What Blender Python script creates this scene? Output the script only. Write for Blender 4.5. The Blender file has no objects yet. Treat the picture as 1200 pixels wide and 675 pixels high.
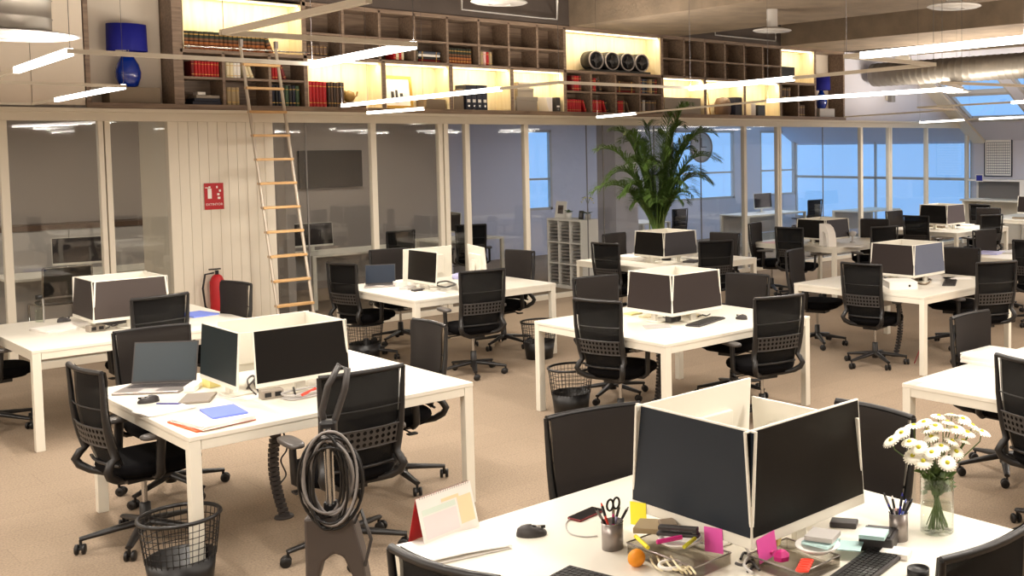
import bpy, bmesh, math, random
from mathutils import Vector, Matrix, noise
random.seed(7)
R = math.radians
C = bpy.context.scene.collection
sc = bpy.context.scene

# ------------------------------------------------------------------ camera
F_PX, CAM_H, PX, PY = 1239.6, 2.160, 902.9, 240.1
YAW, PITCH, ROLL = R(42.43), R(3.26), R(-.58)
fw = Vector((math.cos(YAW)*math.cos(PITCH), math.sin(YAW)*math.cos(PITCH), -math.sin(PITCH)))
r0 = Vector((math.sin(YAW), -math.cos(YAW), 0)); u0 = r0.cross(fw)
rt = r0*math.cos(ROLL)+u0*math.sin(ROLL); upv = rt.cross(fw)
cam = bpy.data.cameras.new('camera'); co = bpy.data.objects.new('camera', cam); C.objects.link(co)
m = Matrix((rt, upv, -fw)).transposed().to_4x4(); m.translation = (0, 0, CAM_H); co.matrix_world = m
cam.sensor_width = 36; cam.lens = 36*F_PX/1200
cam.shift_x = (600-PX)/1200; cam.shift_y = -(337.5-PY)/1200
cam.clip_start = .05; cam.clip_end = 300
sc.camera = co
def at(u, v, z):
    """the point at height z that the photo shows at pixel u, v"""
    d = rt*(u-PX)/F_PX - upv*(v-PY)/F_PX + fw
    return Vector((0, 0, CAM_H)) + d*((z-CAM_H)/d.z)

# ------------------------------------------------------------------ materials
def lin(c):
    return tuple(((x/255)/12.92 if x/255 <= .04045 else ((x/255+.055)/1.055)**2.4) for x in c)
def mat(name, rgb, rough=.6, metal=0, bump=0, bscale=60, vary=0, vscale=4, spec=.5, coat=0, trans=0, emit=None, estr=0):
    M = bpy.data.materials.new(name); M.use_nodes = True; N = M.node_tree.nodes; L = M.node_tree.links
    b = N['Principled BSDF']; c = lin(rgb)
    b.inputs['Base Color'].default_value = (*c, 1); b.inputs['Roughness'].default_value = rough
    b.inputs['Metallic'].default_value = metal; b.inputs['Specular IOR Level'].default_value = spec
    b.inputs['Coat Weight'].default_value = coat
    if emit: b.inputs['Emission Color'].default_value = (*lin(emit), 1); b.inputs['Emission Strength'].default_value = estr
    tc = N.new('ShaderNodeTexCoord')
    if vary:
        n = N.new('ShaderNodeTexNoise'); n.inputs['Scale'].default_value = vscale; n.inputs['Detail'].default_value = 5
        L.new(tc.outputs['Object'], n.inputs['Vector'])
        r = N.new('ShaderNodeValToRGB'); L.new(n.outputs['Fac'], r.inputs['Fac'])
        r.color_ramp.elements[0].position = .3; r.color_ramp.elements[1].position = .7
        r.color_ramp.elements[0].color = (*[x*(1-vary) for x in c], 1); r.color_ramp.elements[1].color = (*[min(1, x*(1+vary)) for x in c], 1)
        L.new(r.outputs['Color'], b.inputs['Base Color'])
    if bump:
        n = N.new('ShaderNodeTexNoise'); n.inputs['Scale'].default_value = bscale; L.new(tc.outputs['Object'], n.inputs['Vector'])
        bp = N.new('ShaderNodeBump'); bp.inputs['Strength'].default_value = bump; bp.inputs['Distance'].default_value = .01
        L.new(n.outputs['Fac'], bp.inputs['Height']); L.new(bp.outputs['Normal'], b.inputs['Normal'])
    if trans: b.inputs['Transmission Weight'].default_value = trans
    return M
def wood(name, a, b_, scale=3, rough=.5, axis=2):
    M = bpy.data.materials.new(name); M.use_nodes = True; N = M.node_tree.nodes; L = M.node_tree.links
    p = N['Principled BSDF']; p.inputs['Roughness'].default_value = rough
    tc = N.new('ShaderNodeTexCoord'); mp = N.new('ShaderNodeMapping')
    s = [scale*6]*3; s[axis] = scale*.5; mp.inputs['Scale'].default_value = s
    L.new(tc.outputs['Object'], mp.inputs['Vector'])
    n = N.new('ShaderNodeTexNoise'); n.inputs['Scale'].default_value = 2; n.inputs['Detail'].default_value = 6; n.inputs['Distortion'].default_value = .6
    L.new(mp.outputs['Vector'], n.inputs['Vector']); r = N.new('ShaderNodeValToRGB')
    r.color_ramp.elements[0].position = .35; r.color_ramp.elements[1].position = .65
    r.color_ramp.elements[0].color = (*lin(a), 1); r.color_ramp.elements[1].color = (*lin(b_), 1)
    L.new(n.outputs['Fac'], r.inputs['Fac']); L.new(r.outputs['Color'], p.inputs['Base Color'])
    return M
def glass(name, refl=1.6, tint=(.965, .975, .975), base=.05):
    M = bpy.data.materials.new(name); M.use_nodes = True; N = M.node_tree.nodes; L = M.node_tree.links
    for n in list(N): N.remove(n)
    o = N.new('ShaderNodeOutputMaterial'); t = N.new('ShaderNodeBsdfTransparent'); t.inputs['Color'].default_value = (*tint, 1)
    g = N.new('ShaderNodeBsdfGlossy'); g.inputs['Roughness'].default_value = .02
    f = N.new('ShaderNodeLayerWeight'); f.inputs[0].default_value = .5; pw = N.new('ShaderNodeMath'); pw.operation = 'POWER'; pw.inputs[1].default_value = 4
    k = N.new('ShaderNodeMath'); k.operation = 'MULTIPLY_ADD'; k.inputs[1].default_value = refl*.5; k.inputs[2].default_value = base
    L.new(f.outputs['Facing'], pw.inputs[0]); mx = N.new('ShaderNodeMixShader'); L.new(pw.outputs[0], k.inputs[0]); k.use_clamp = True; L.new(k.outputs[0], mx.inputs[0])
    L.new(t.outputs[0], mx.inputs[1]); L.new(g.outputs[0], mx.inputs[2]); L.new(mx.outputs[0], o.inputs[0])
    return M
def mesh_cloth(name, rgb, alpha, rough=.8):
    M = mat(name, rgb, rough, spec=.25); N = M.node_tree.nodes; L = M.node_tree.links
    o = N['Material Output']; b = N['Principled BSDF']; t = N.new('ShaderNodeBsdfTransparent'); mx = N.new('ShaderNodeMixShader')
    mx.inputs[0].default_value = 1-alpha; L.new(t.outputs[0], mx.inputs[1]); L.new(b.outputs[0], mx.inputs[2]); L.new(mx.outputs[0], o.inputs[0])
    return M
def emis(name, rgb, s):
    M = bpy.data.materials.new(name); M.use_nodes = True; N = M.node_tree.nodes; L = M.node_tree.links
    for n in list(N): N.remove(n)
    o = N.new('ShaderNodeOutputMaterial'); e = N.new('ShaderNodeEmission'); e.inputs[0].default_value = (*lin(rgb), 1); e.inputs[1].default_value = s
    L.new(e.outputs[0], o.inputs[0]); return M
M = {}
M['desk'] = mat('desk_white', (226, 221, 208), .42, vary=.02)
M['steelwhite'] = mat('powdercoat_white', (224, 219, 205), .45)
M['fabric'] = mat('chair_front_fabric', (32, 28, 27), .95, bump=.3, bscale=400, spec=.15)
M['meshback'] = mesh_cloth('chair_back_mesh', (11, 10, 10), .14)
M['seat'] = mat('chair_seat_fabric', (11, 10, 12), .95, bump=.3, bscale=400, spec=.1)
M['plastic'] = mat('black_plastic', (26, 24, 24), .42)
M['lumbar'] = mat('grey_plastic', (58, 55, 54), .45)
M['pad'] = mat('arm_pad', (78, 74, 72), .38)
M['rubber'] = mat('caster_black', (22, 20, 20), .45)
M['chrome'] = mat('chrome', (190, 190, 190), .2, metal=1)
M['monwhite'] = mat('monitor_white', (226, 222, 210), .4)
M['screen'] = mat('screen_dark', (30, 26, 26), .36, spec=.25)
M['black'] = mat('black_satin', (18, 17, 18), .4)
M['dark'] = mat('dark_grey', (58, 54, 54), .5)
M['grey'] = mat('mid_grey', (128, 124, 122), .5)
M['lgrey'] = mat('light_grey', (186, 182, 178), .5)
M['silver'] = mat('silver_metal', (160, 152, 148), .35, metal=.7)
M['paper'] = mat('paper_white', (240, 236, 230), .8)
M['cream'] = mat('cream', (232, 220, 186), .7)
M['wall'] = mat('wall_cream', (222, 210, 194), .8, vary=.03, vscale=1)
M['wallcool'] = mat('wall_cool_white', (205, 204, 214), .8, vary=.02, vscale=1)
M['wallgrey'] = mat('back_room_grey', (160, 152, 146), .8, vary=.03, vscale=1)
M['rail'] = mat('partition_white', (225, 217, 200), .45)
M['concrete'] = mat('beam_concrete', (132, 116, 98), .9, bump=.5, bscale=25, vary=.18, vscale=3)
M['soffit'] = mat('ceiling_dark', (78, 68, 62), .9, vary=.15, vscale=3)
M['oak'] = wood('greyed_oak', (112, 92, 77), (142, 121, 102), 3, axis=0)
M['maple'] = wood('maple_lining', (226, 208, 168), (238, 222, 188), 2)
M['rung'] = wood('beech_rung', (205, 160, 105), (222, 182, 128), 4, axis=0)
M['duct'] = mat('galvanised_steel', (134, 127, 118), .45, metal=.5, vary=.08, vscale=5)
M['blueglaze'] = mat('cobalt_glaze', (10, 48, 150), .08, coat=1)
M['blueshade'] = mat('blue_shade', (18, 24, 140), .7)
M['glass'] = glass('partition_glass')
M['winglass'] = glass('window_glass', 1.0, (.97, .98, 1))
M['clear'] = glass('clear_glass', 1.2, (.97, .985, .97), .02)
M['smoked'] = glass('smoked_acrylic', 1.2, (.78, .76, .73), .06)
M['water'] = glass('water', .8, (.95, .97, .93), .01)
M['led'] = emis('led_strip', (255, 246, 234), 9)
M['ledwarm'] = emis('led_warm', (255, 240, 206), 7)
M['leaf'] = mat('palm_leaf', (82, 108, 48), .5, vary=.4, vscale=8)
M['stemg'] = mat('palm_stem', (104, 120, 60), .6)
M['leafd'] = mat('stem_green', (84, 108, 50), .6)
M['petal'] = mat('petal_white', (246, 242, 226), .6)
M['yellow'] = mat('flower_yellow', (196, 190, 44), .7)
for n, c in dict(red=(178, 22, 30), darkred=(110, 22, 26), brown=(96, 74, 58), navy=(24, 28, 48), tan=(170, 150, 116), blue=(110, 130, 215), bluedk=(40, 44, 150),
                 orange=(206, 96, 50), pinkhot=(232, 92, 178), magenta=(206, 40, 130), stickyy=(244, 226, 40), stickyl=(238, 226, 150), aqua=(190, 224, 224), redlet=(232, 62, 38),
                 lav=(186, 186, 228), brass=(150, 118, 60), orangeb=(240, 150, 24), greyb=(150, 140, 128), taupe=(128, 112, 92), darkbrown=(58, 44, 36), green=(60, 84, 60), pinkc=(230, 186, 180),
                 calorange=(244, 218, 176), calpink=(240, 224, 224), calgreen=(218, 230, 218), slate=(70, 78, 92), vac=(74, 66, 62)).items():
    M[n] = mat(n, c, .55)
M['lightsteel'] = mat('light_steel', (196, 184, 168), .4, metal=.3)
M['gold'] = mat('gold_frame', (206, 164, 78), .35, metal=.5)
# carpet: beige loop pile with faint tile joints
def carpet():
    m_ = bpy.data.materials.new('carpet_beige'); m_.use_nodes = True; N = m_.node_tree.nodes; L = m_.node_tree.links; b = N['Principled BSDF']
    b.inputs['Roughness'].default_value = .95; b.inputs['Specular IOR Level'].default_value = .1
    tc = N.new('ShaderNodeTexCoord')
    n1 = N.new('ShaderNodeTexNoise'); n1.inputs['Scale'].default_value = 90; n1.inputs['Detail'].default_value = 3
    n2 = N.new('ShaderNodeTexNoise'); n2.inputs['Scale'].default_value = .9; n2.inputs['Detail'].default_value = 4
    br = N.new('ShaderNodeTexBrick'); br.offset = .5; br.inputs['Scale'].default_value = 1; br.inputs['Brick Width'].default_value = .9; br.inputs['Row Height'].default_value = .3
    br.inputs['Mortar Size'].default_value = .003; br.inputs['Color1'].default_value = (1, 1, 1, 1); br.inputs['Color2'].default_value = (.93, .93, .93, 1); br.inputs['Mortar'].default_value = (.84, .84, .84, 1)
    for n in (n1, n2, br): L.new(tc.outputs['Object'], n.inputs['Vector'])
    r = N.new('ShaderNodeValToRGB'); r.color_ramp.elements[0].position = .32; r.color_ramp.elements[1].position = .7
    r.color_ramp.elements[0].color = (*lin((150, 133, 115)), 1); r.color_ramp.elements[1].color = (*lin((178, 159, 137)), 1)
    L.new(n1.outputs['Fac'], r.inputs['Fac'])
    mx = N.new('ShaderNodeMix'); mx.data_type = 'RGBA'; mx.blend_type = 'MULTIPLY'; mx.inputs[0].default_value = 1
    L.new(r.outputs['Color'], mx.inputs[6]); L.new(br.outputs['Color'], mx.inputs[7])
    m2 = N.new('ShaderNodeMix'); m2.data_type = 'RGBA'; m2.blend_type = 'MULTIPLY'; m2.inputs[0].default_value = .25
    L.new(mx.outputs[2], m2.inputs[6]); L.new(n2.outputs['Fac'], m2.inputs[7]); L.new(m2.outputs[2], b.inputs['Base Color'])
    bp = N.new('ShaderNodeBump'); bp.inputs['Strength'].default_value = .5; bp.inputs['Distance'].default_value = .01
    L.new(n1.outputs['Fac'], bp.inputs['Height']); L.new(bp.outputs['Normal'], b.inputs['Normal'])
    return m_
M['carpet'] = carpet()

# ------------------------------------------------------------------ mesh helpers
class MB:
    def __init__(s): s.v = []; s.f = []; s.mi = []; s.sm = []
    def add(s, vs, fs, mi=0, smooth=False, T=None):
        k = len(s.v)
        for p in vs: s.v.append(tuple(T @ Vector(p)) if T else tuple(p))
        for f in fs: s.f.append([i+k for i in f]); s.mi.append(mi); s.sm.append(smooth)
        return s
    def box(s, x0, x1, y0, y1, z0, z1, mi=0, T=None):
        v = [(x, y, z) for z in (z0, z1) for y in (y0, y1) for x in (x0, x1)]
        return s.add(v, [(0, 2, 3, 1), (4, 5, 7, 6), (0, 1, 5, 4), (2, 6, 7, 3), (0, 4, 6, 2), (1, 3, 7, 5)], mi, False, T)
    def cbox(s, c, d, mi=0, T=None):
        return s.box(c[0]-d[0]/2, c[0]+d[0]/2, c[1]-d[1]/2, c[1]+d[1]/2, c[2]-d[2]/2, c[2]+d[2]/2, mi, T)
    def prism(s, poly, z0, z1, mi=0, T=None, smooth=False):
        n = len(poly); v = [(x, y, z0) for x, y in poly]+[(x, y, z1) for x, y in poly]
        a = sum(poly[i][0]*poly[(i+1) % n][1]-poly[(i+1) % n][0]*poly[i][1] for i in range(n))
        lo, hi = list(range(n)), list(range(n, 2*n))
        sides = [(i, (i+1) % n, n+(i+1) % n, n+i) for i in range(n)]
        if a > 0: lo = lo[::-1]
        else: hi = hi[::-1]; sides = [q[::-1] for q in sides]
        s.add(v, [lo, hi], mi, False, T); k = len(s.v)-2*n
        for q in sides: s.f.append([i+k for i in q]); s.mi.append(mi); s.sm.append(smooth)
        return s
    def tube(s, pts, r, n=8, mi=0, closed=False, T=None, flat=None, smooth=True):
        pts = [Vector(p) for p in pts]; rs = r if isinstance(r, (list, tuple)) else [r]*len(pts)
        vs = []; fs = []; N_ = len(pts); ref = None
        for i, p in enumerate(pts):
            a = pts[(i-1) % N_] if (closed or i) else p; b = pts[(i+1) % N_] if (closed or i < N_-1) else p
            t = (b-a).normalized()
            if ref is None:
                ref = Vector((0, 0, 1)) if abs(t.z) < .9 else Vector((1, 0, 0))
            ref = (ref-t*ref.dot(t))
            if ref.length < 1e-5: ref = t.orthogonal()
            ref.normalize(); w = t.cross(ref)
            fx, fy = flat if flat else (1, 1)
            for k in range(n):
                an = 2*math.pi*k/n+math.pi/n; vs.append(p+(ref*math.cos(an)*fx+w*math.sin(an)*fy)*rs[i])
        M_ = N_ if closed else N_-1
        for i in range(M_):
            for k in range(n):
                a, b = i*n+k, i*n+(k+1) % n; c, d = ((i+1) % N_)*n+(k+1) % n, ((i+1) % N_)*n+k
                fs.append((a, b, c, d))
        s.add(vs, fs, mi, smooth and n > 4, T)
        if not closed: s.add([vs[k] for k in range(n)], [list(range(n))[::-1]], mi, False, T); s.add(vs[-n:], [list(range(n))], mi, False, T)
        return s
    def lathe(s, prof, n=20, c=(0, 0, 0), mi=0, T=None, smooth=True, cap=True):
        vs = []; fs = []
        for r_, z in prof:
            for k in range(n): a = 2*math.pi*k/n; vs.append((c[0]+r_*math.cos(a), c[1]+r_*math.sin(a), c[2]+z))
        for i in range(len(prof)-1):
            for k in range(n): fs.append((i*n+k, i*n+(k+1) % n, (i+1)*n+(k+1) % n, (i+1)*n+k))
        s.add(vs, fs, mi, smooth, T)
        if cap:
            s.add(vs[:n], [list(range(n))[::-1]], mi, False, T); s.add(vs[-n:], [list(range(n))], mi, False, T)
        return s
    def cushion(s, w, d, z0, z1, c=(0, 0), n=32, e=3.2, mi=0, T=None):
        """a soft-edged slab, superelliptic in plan"""
        prof = [(.0, z0), (.9, z0), (.97, z0+(z1-z0)*.15), (1, z0+(z1-z0)*.45), (.985, z0+(z1-z0)*.75), (.93, z0+(z1-z0)*.95), (.8, z1), (0, z1+.004)]
        vs = []; fs = []
        for q, z in prof:
            for k in range(n):
                a = 2*math.pi*k/n; ca, sa = math.cos(a), math.sin(a)
                x = math.copysign(abs(ca)**(2/e), ca); y = math.copysign(abs(sa)**(2/e), sa)
                vs.append((c[0]+x*d/2*q, c[1]+y*w/2*q, z))
        for i in range(len(prof)-1):
            for k in range(n): fs.append((i*n+k, i*n+(k+1) % n, (i+1)*n+(k+1) % n, (i+1)*n+k))
        return s.add(vs, fs, mi, True, T)
    def mesh(s, name, mats):
        me = bpy.data.meshes.new(name); me.from_pydata(s.v, [], s.f)
        for q in (mats if isinstance(mats, (list, tuple)) else [mats]): me.materials.append(q)
        me.polygons.foreach_set('material_index', s.mi); me.polygons.foreach_set('use_smooth', s.sm); me.update(); me.validate()
        return me
    def build(s, name, mats, parent=None, bevel=0, seg=2):
        o = bpy.data.objects.new(name, s.mesh(name, mats)); C.objects.link(o)
        if parent: o.parent = parent
        if bevel:
            b = o.modifiers.new('bevel', 'BEVEL'); b.width = bevel; b.segments = seg; b.limit_method = 'ANGLE'; b.angle_limit = R(40)
        return o
def tag(o, label=None, cat=None, group=None, kind=None):
    if label: o['label'] = label
    if cat: o['category'] = cat
    if group: o['group'] = group
    if kind: o['kind'] = kind
    return o
def empty(name, loc, rz=0, label=None, cat=None, group=None):
    o = bpy.data.objects.new(name, None); C.objects.link(o); o.location = loc; o.rotation_euler = (0, 0, rz); o.empty_display_size = .1
    return tag(o, label, cat, group)
def tree(o, parent=None):
    c = o.copy(); C.objects.link(c)
    if parent: c.parent = parent
    for ch in list(o.children): tree(ch, c)
    return c
def struct(mb, name, m_, bevel=0): return tag(mb.build(name, m_, None, bevel), kind='structure')
def Tm(loc=(0, 0, 0), rz=0, ry=0, rx=0):
    return Matrix.Translation(loc) @ Matrix.Rotation(rz, 4, 'Z') @ Matrix.Rotation(ry, 4, 'Y') @ Matrix.Rotation(rx, 4, 'X')

# ------------------------------------------------------------------ room shell
YP = 12.4          # plane of the glass partition
XE = 20.2          # end wall
struct(MB().box(-4, XE+.1, -3, 17.7, -.1, 0), 'floor', M['carpet'])
mb = MB(); mb.box(-4.1, 17.2, -3, YP+.6, 4.35, 4.45); struct(mb, 'ceiling', M['soffit'])
for x0, x1 in ((9.35, 11.45), (13.9, 15.6), (17.05, 17.5)):
    struct(MB().box(x0, x1, -3, YP+.02, 3.88, 4.4), 'trim_1', M['concrete'])
struct(MB().box(-4.1, 17.3, YP+.02, YP+.5, 3.88, 4.35), 'trim_2', M['soffit'])
struct(MB().box(-4.1, -4, -3, 17.7, 0, 4.4), 'wall_left', M['wall'])
struct(MB().box(-4, XE+.1, -3.1, -3, 0, 4.4), 'wall_front', M['wall'])
# wall above the partition, left of the bookcase: cladding with open joints
mb = MB()
x = -4
while x < 3.2:
    x2 = min(x+.62, 3.28); mb.box(x+.004, x2-.004, YP+.0, YP+.08, 2.63, 4.35); x = x2
mb.box(-4, 3.28, YP+.02, YP+.12, 2.63, 4.35)
struct(mb, 'wall_back', M['wall'])
# white wall above the partition right of the bookcase, cut off by the sloping roof
ZR = lambda x: 2.2+.58*(XE-x)
mb = MB()
pts = [(15.66, 2.6), (19.5, 2.6), (17.3, ZR(17.3)+.03), (17.3, 4.35), (15.66, 4.35)]
mb.prism(pts, 0, .1, 0, Matrix.Translation((0, YP+.12, 0)) @ Matrix.Rotation(math.pi/2, 4, 'X'))
struct(mb, 'wall_upper_right', M['wallcool'])
mb = MB(); mb.box(15.66, 20.2, YP+.02, YP+.12, 2.55, 2.6)
# sloping roof with skylights
def roof_strip(mb, xa, xb, y0, y1, dz=0, th=.12, mi=0):
    v = [(xa, y0, ZR(xa)+dz), (xb, y0, ZR(xb)+dz), (xb, y1, ZR(xb)+dz), (xa, y1, ZR(xa)+dz)]
    v += [(a, b, c+th) for a, b, c in v]
    mb.add(v, [(0, 1, 2, 3), (7, 6, 5, 4), (0, 4, 5, 1), (1, 5, 6, 2), (2, 6, 7, 3), (3, 7, 4, 0)], mi)
mb = MB()
roof_strip(mb, 17.1, 17.75, -3, 17.7); roof_strip(mb, 19.55, 20.3, -3, 17.7)
for y0, y1 in ((-3, 3.0), (4.6, 5.0), (6.6, 7.0), (8.6, 9.0), (10.35, 10.6), (12.05, 12.75), (17.3, 17.7)): roof_strip(mb, 17.75, 19.55, y0, y1)
struct(mb, 'ceiling_slope', M['wallcool'])
nwin = 1
for y0, y1 in ((3.0, 4.6), (5.0, 6.6), (7.0, 8.6), (9.0, 10.35), (10.6, 12.05), (12.75, 14.9), (15.0, 17.3)):
    w = tag(empty(f'window_{nwin}', (18.65, (y0+y1)/2, ZR(18.65))), kind='structure'); nwin += 1
    inv = Matrix.Translation(-w.location)
    mb = MB(); roof_strip(mb, 17.75, 19.55, y0, y1, .08, .01); mb.v = [tuple(inv @ Vector(p)) for p in mb.v]; mb.build('pane', M['winglass'], w)
    mb = MB()
    roof_strip(mb, 17.75, 17.83, y0, y1, .02, .08); roof_strip(mb, 19.47, 19.55, y0, y1, .02, .08); roof_strip(mb, 18.60, 18.68, y0, y1, .02, .08)
    roof_strip(mb, 17.75, 19.55, y0, y0+.06, .02, .08); roof_strip(mb, 17.75, 19.55, y1-.06, y1, .02, .08)
    mb.v = [tuple(inv @ Vector(p)) for p in mb.v]; mb.build('window_frame', M['lgrey'], w)
# the sloping rib that trims the partition's end
mb = MB(); roof_strip(mb, 17.3, 20.2, YP-.3, YP+.02, -.06, .06); struct(mb, 'trim_3', M['rail'])
# end wall: knee wall on the office side, glazed behind the partition
struct(MB().box(XE, XE+.1, -3, YP+.05, 0, 2.3), 'wall_right', M['wallcool'])
struct(MB().box(XE, XE+.1, YP+.05, 17.7, 0, .35), 'wall_right_back', M['wallcool'])
w = tag(empty(f'window_{nwin}', (XE+.03, 15.0, 1.2)), kind='structure'); nwin += 1
MB().box(-.005, .005, -2.55, 2.65, -.85, 1.1).build('pane', M['winglass'], w)
mb = MB()
for y in (-2.53, .1, 2.6): mb.box(-.03, .03, y-.02, y+.02, -.85, 1.15)
mb.box(-.03, .03, -2.55, 2.65, .12, .18); mb.box(-.04, .04, -2.55, 2.65, -.88, -.83); mb.box(-.04, .04, -2.55, 2.65, 1.08, 1.15)
mb.build('window_frame', M['lgrey'], w)
# rooms behind the partition
YB = 16.2
struct(MB().box(-4, 9.6, YB, YB+.1, 0, 3), 'wall_rear_1', M['wallgrey'])
mb = MB(); mb.box(9.6, 11.6, 17.6, 17.7, 0, 3.1); mb.box(11.6, 20.3, 17.6, 17.7, 0, .9); mb.box(11.6, 20.3, 17.6, 17.7, 2.5, 4.3)
for a, b in ((11.6, 12.1), (12.75, 16.0), (18.0, 18.9)): mb.box(a, b, 17.6, 17.7, .9, 2.5)
struct(mb, 'wall_rear_2', M['wallcool'])
for a, b in ((12.1, 12.75), (16.0, 18.0), (18.9, 20.2)):
    w = tag(empty(f'window_{nwin}', ((a+b)/2, 17.64, 1.7)), kind='structure'); nwin += 1; h = (b-a)/2
    MB().box(-h, h, -.005, .005, -.8, .8).build('pane', M['winglass'], w)
    q = MB(); q.box(-h, -h+.05, -.04, .04, -.8, .8); q.box(h-.05, h, -.04, .04, -.8, .8); q.box(-h, h, -.04, .04, -.8, -.75); q.box(-h, h, -.04, .04, .75, .8); q.box(-h, h, -.03, .03, -.2, -.16)
    q.build('window_frame', M['lgrey'], w)
struct(MB().box(9.55, 9.65, YB, 17.7, 0, 3), 'wall_rear_3', M['wallcool'])
struct(MB().box(5.75, 5.85, 13.6, YB, 0, 2.9), 'wall_rear_4', M['wallgrey'])
struct(MB().box(-4, 17.2, YP+.6, 17.7, 2.9, 3.0), 'ceiling_rear', M['wallgrey'])
# column that breaks the glazing, with vertical grooves
mb = MB(); mb.box(4.02, 5.12, YP-.012, 13.3, 0, 2.58)
for i in range(11):
    x0 = 4.02+.1*i; mb.box(x0+.002, x0+.098, YP-.02, YP+.01, .0, 2.58)
struct(mb, 'wall_column', M['rail'])

# ------------------------------------------------------------------ glass partition
posts = [1.7, 2.56, 3.42, 6.32, 7.27, 7.62, 8.54, 12.91, 13.77, 16.13, 17.06, 18.35, 19.92]
mb = MB(); mb.box(-4, XE, YP-.05, YP+.05, 2.47, 2.58); mb.box(-4, XE, YP-.07, YP+.07, 2.56, 2.60)
gp = tag(empty('glass_partition', (8, YP, 0)), 'long white framed glass wall running beneath the bookcase behind all the desks', 'glass wall')
inv = Matrix.Translation((-8, -YP, 0))
def loc(mb_): mb_.v = [tuple(inv @ Vector(p)) for p in mb_.v]; return mb_
loc(mb).build('top_rail', M['rail'], gp, .004)
loc(MB().box(-4, 4.0, YP-.04, YP+.04, 0, .07).box(5.13, XE, YP-.04, YP+.04, 0, .07)).build('bottom_rail', M['rail'], gp, .004)
for x in posts:
    if x in (7.27,):
        loc(MB().box(x-.07, x-.01, YP-.04, YP+.04, .07, 2.47).box(x+.005, x+.07, YP-.045, YP+.045, .07, 2.47)).build('mullion', M['rail'], gp, .004)
    elif x in (3.42, 17.06, 13.77):
        loc(MB().box(x-.055, x-.008, YP-.04, YP+.04, .07, 2.47).box(x+.004, x+.055, YP-.04, YP+.04, .07, 2.47)).build('mullion', M['rail'], gp, .004)
    else: loc(MB().box(x-.035, x+.035, YP-.04, YP+.04, .07, 2.47)).build('mullion', M['rail'], gp, .004)
for j in (5.5, 9.6, 9.9, 10.9, 11.9, 15.0):
    loc(MB().box(j-.006, j+.006, YP-.008, YP+.008, .07, 2.47)).build('glass_joint', M['grey'], gp)
edges = [-4, 1.7, 2.56, 3.42, 4.0, None, 5.14, 5.5, 6.32, 7.27, 7.62, 8.54, 9.6, 9.9, 10.9, 11.9, 12.91, 13.77, 15.0, 16.13, 17.06, 18.35, 19.92, XE]
for a, b in zip(edges, edges[1:]):
    if a is None or b is None: continue
    loc(MB().box(a+.006, b-.006, YP-.005, YP+.005, .07, 2.47)).build('glass_pane', M['glass'], gp)

# ------------------------------------------------------------------ bookcase over the partition
bc = tag(empty('bookcase', (9.4, YP+.2, 2.63)), 'long greyed oak built-in bookcase sitting on top of the glass wall', 'bookcase')
invb = Matrix.Translation((-9.4, -YP-.2, -2.63))
def locb(mb_): mb_.v = [tuple(invb @ Vector(p)) for p in mb_.v]; return mb_
Y0, Y1 = YP-.0, YP+.38; Zb, Zm, Zt = 2.66, 3.24, 3.86; t = .022
mb = MB()
mb.box(3.28, 15.66, Y0-.03, Y1, 2.60, Zb)                        # base board
mb.box(5.5, 15.66, Y0, Y1, Zt-.03, Zt+.02); mb.box(3.28, 5.55, Y0, Y1, 4.3, 4.33)
mb.box(4.18, 14.82, Y0, Y1, Zm-.02, Zm+.02)                    # mid shelf
def up(x, a, b, w=t): mb.box(x-w, x+w, Y0, Y1, a, b)
up(3.31, Zb, 4.3); up(4.16, Zb, 4.3, .05); up(5.53, Zb, 4.3); up(9.25, Zb, Zt); up(11.1, Zb, Zt); up(13.87, Zb, Zt); up(14.81, Zb, Zt); up(15.64, Zb, Zt)
for x in (6.5, 7.43, 8.36, 12.03, 12.96): up(x, Zb, Zm)
for i in range(1, 8): up(5.53+.465*i, Zm, Zt, .016)
for x in (11.57, 12.03, 12.49, 12.95, 13.41): up(x, Zm, Zt, .016)
for x in (4.62, 5.12): up(x, Zb, Zm, .016)
for x in (9.71, 10.17, 10.64): up(x, Zb, Zm, .016)
up(14.34, Zb, Zm, .016)
def shelf(x0, x1, z, w=.014): mb.box(x0, x1, Y0+.005, Y1, z-w, z+w)
shelf(5.53, 9.25, 3.52); shelf(11.1, 13.87, 3.52); shelf(4.2, 5.53, 2.95); shelf(9.25, 11.1, 2.95); shelf(13.87, 14.81, 2.95)
locb(mb).build('carcass', M['oak'], bc, .003)
mb = MB(); mb.box(3.3, 5.52, Y1-.015, Y1, Zb, 4.3); mb.box(5.52, 15.64, Y1-.015, Y1, Zb, Zt); locb(mb).build('back_panel', M['oak'], bc)
mb = MB(); mb.box(3.34, 4.10, Y1-.03, Y1-.016, Zb, 4.3); locb(mb).build('niche_panel', M['wall'], bc); mb = MB(); mb.box(14.84, 15.6, Y1-.03, Y1-.016, Zb, Zt-.03); locb(mb).build('niche_panel', M['wall'], bc)
litboxes = [(4.22, 5.505, Zm+.02, 3.84), (5.555, 6.475, Zb, Zm-.02), (6.525, 7.405, Zb, Zm-.02), (7.455, 8.335, Zb, Zm-.02), (8.385, 9.225, Zb, Zm-.02), (9.275, 11.075, Zm+.02, Zt-.03),
            (11.125, 12.005, Zb, Zm-.02), (12.055, 12.935, Zb, Zm-.02), (12.985, 13.845, Zb, Zm-.02), (13.895, 14.785, Zm+.02, Zt-.03)]
def area(name, p, sx, sy, e, col, rot=(0, 0, 0)):
    l = bpy.data.lights.new(name, 'AREA'); l.shape = 'RECTANGLE'; l.size = sx; l.size_y = sy; l.energy = e; l.color = lin(col)
    o = bpy.data.objects.new(name, l); C.objects.link(o); o.location = p; o.rotation_euler = rot; return o
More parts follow.
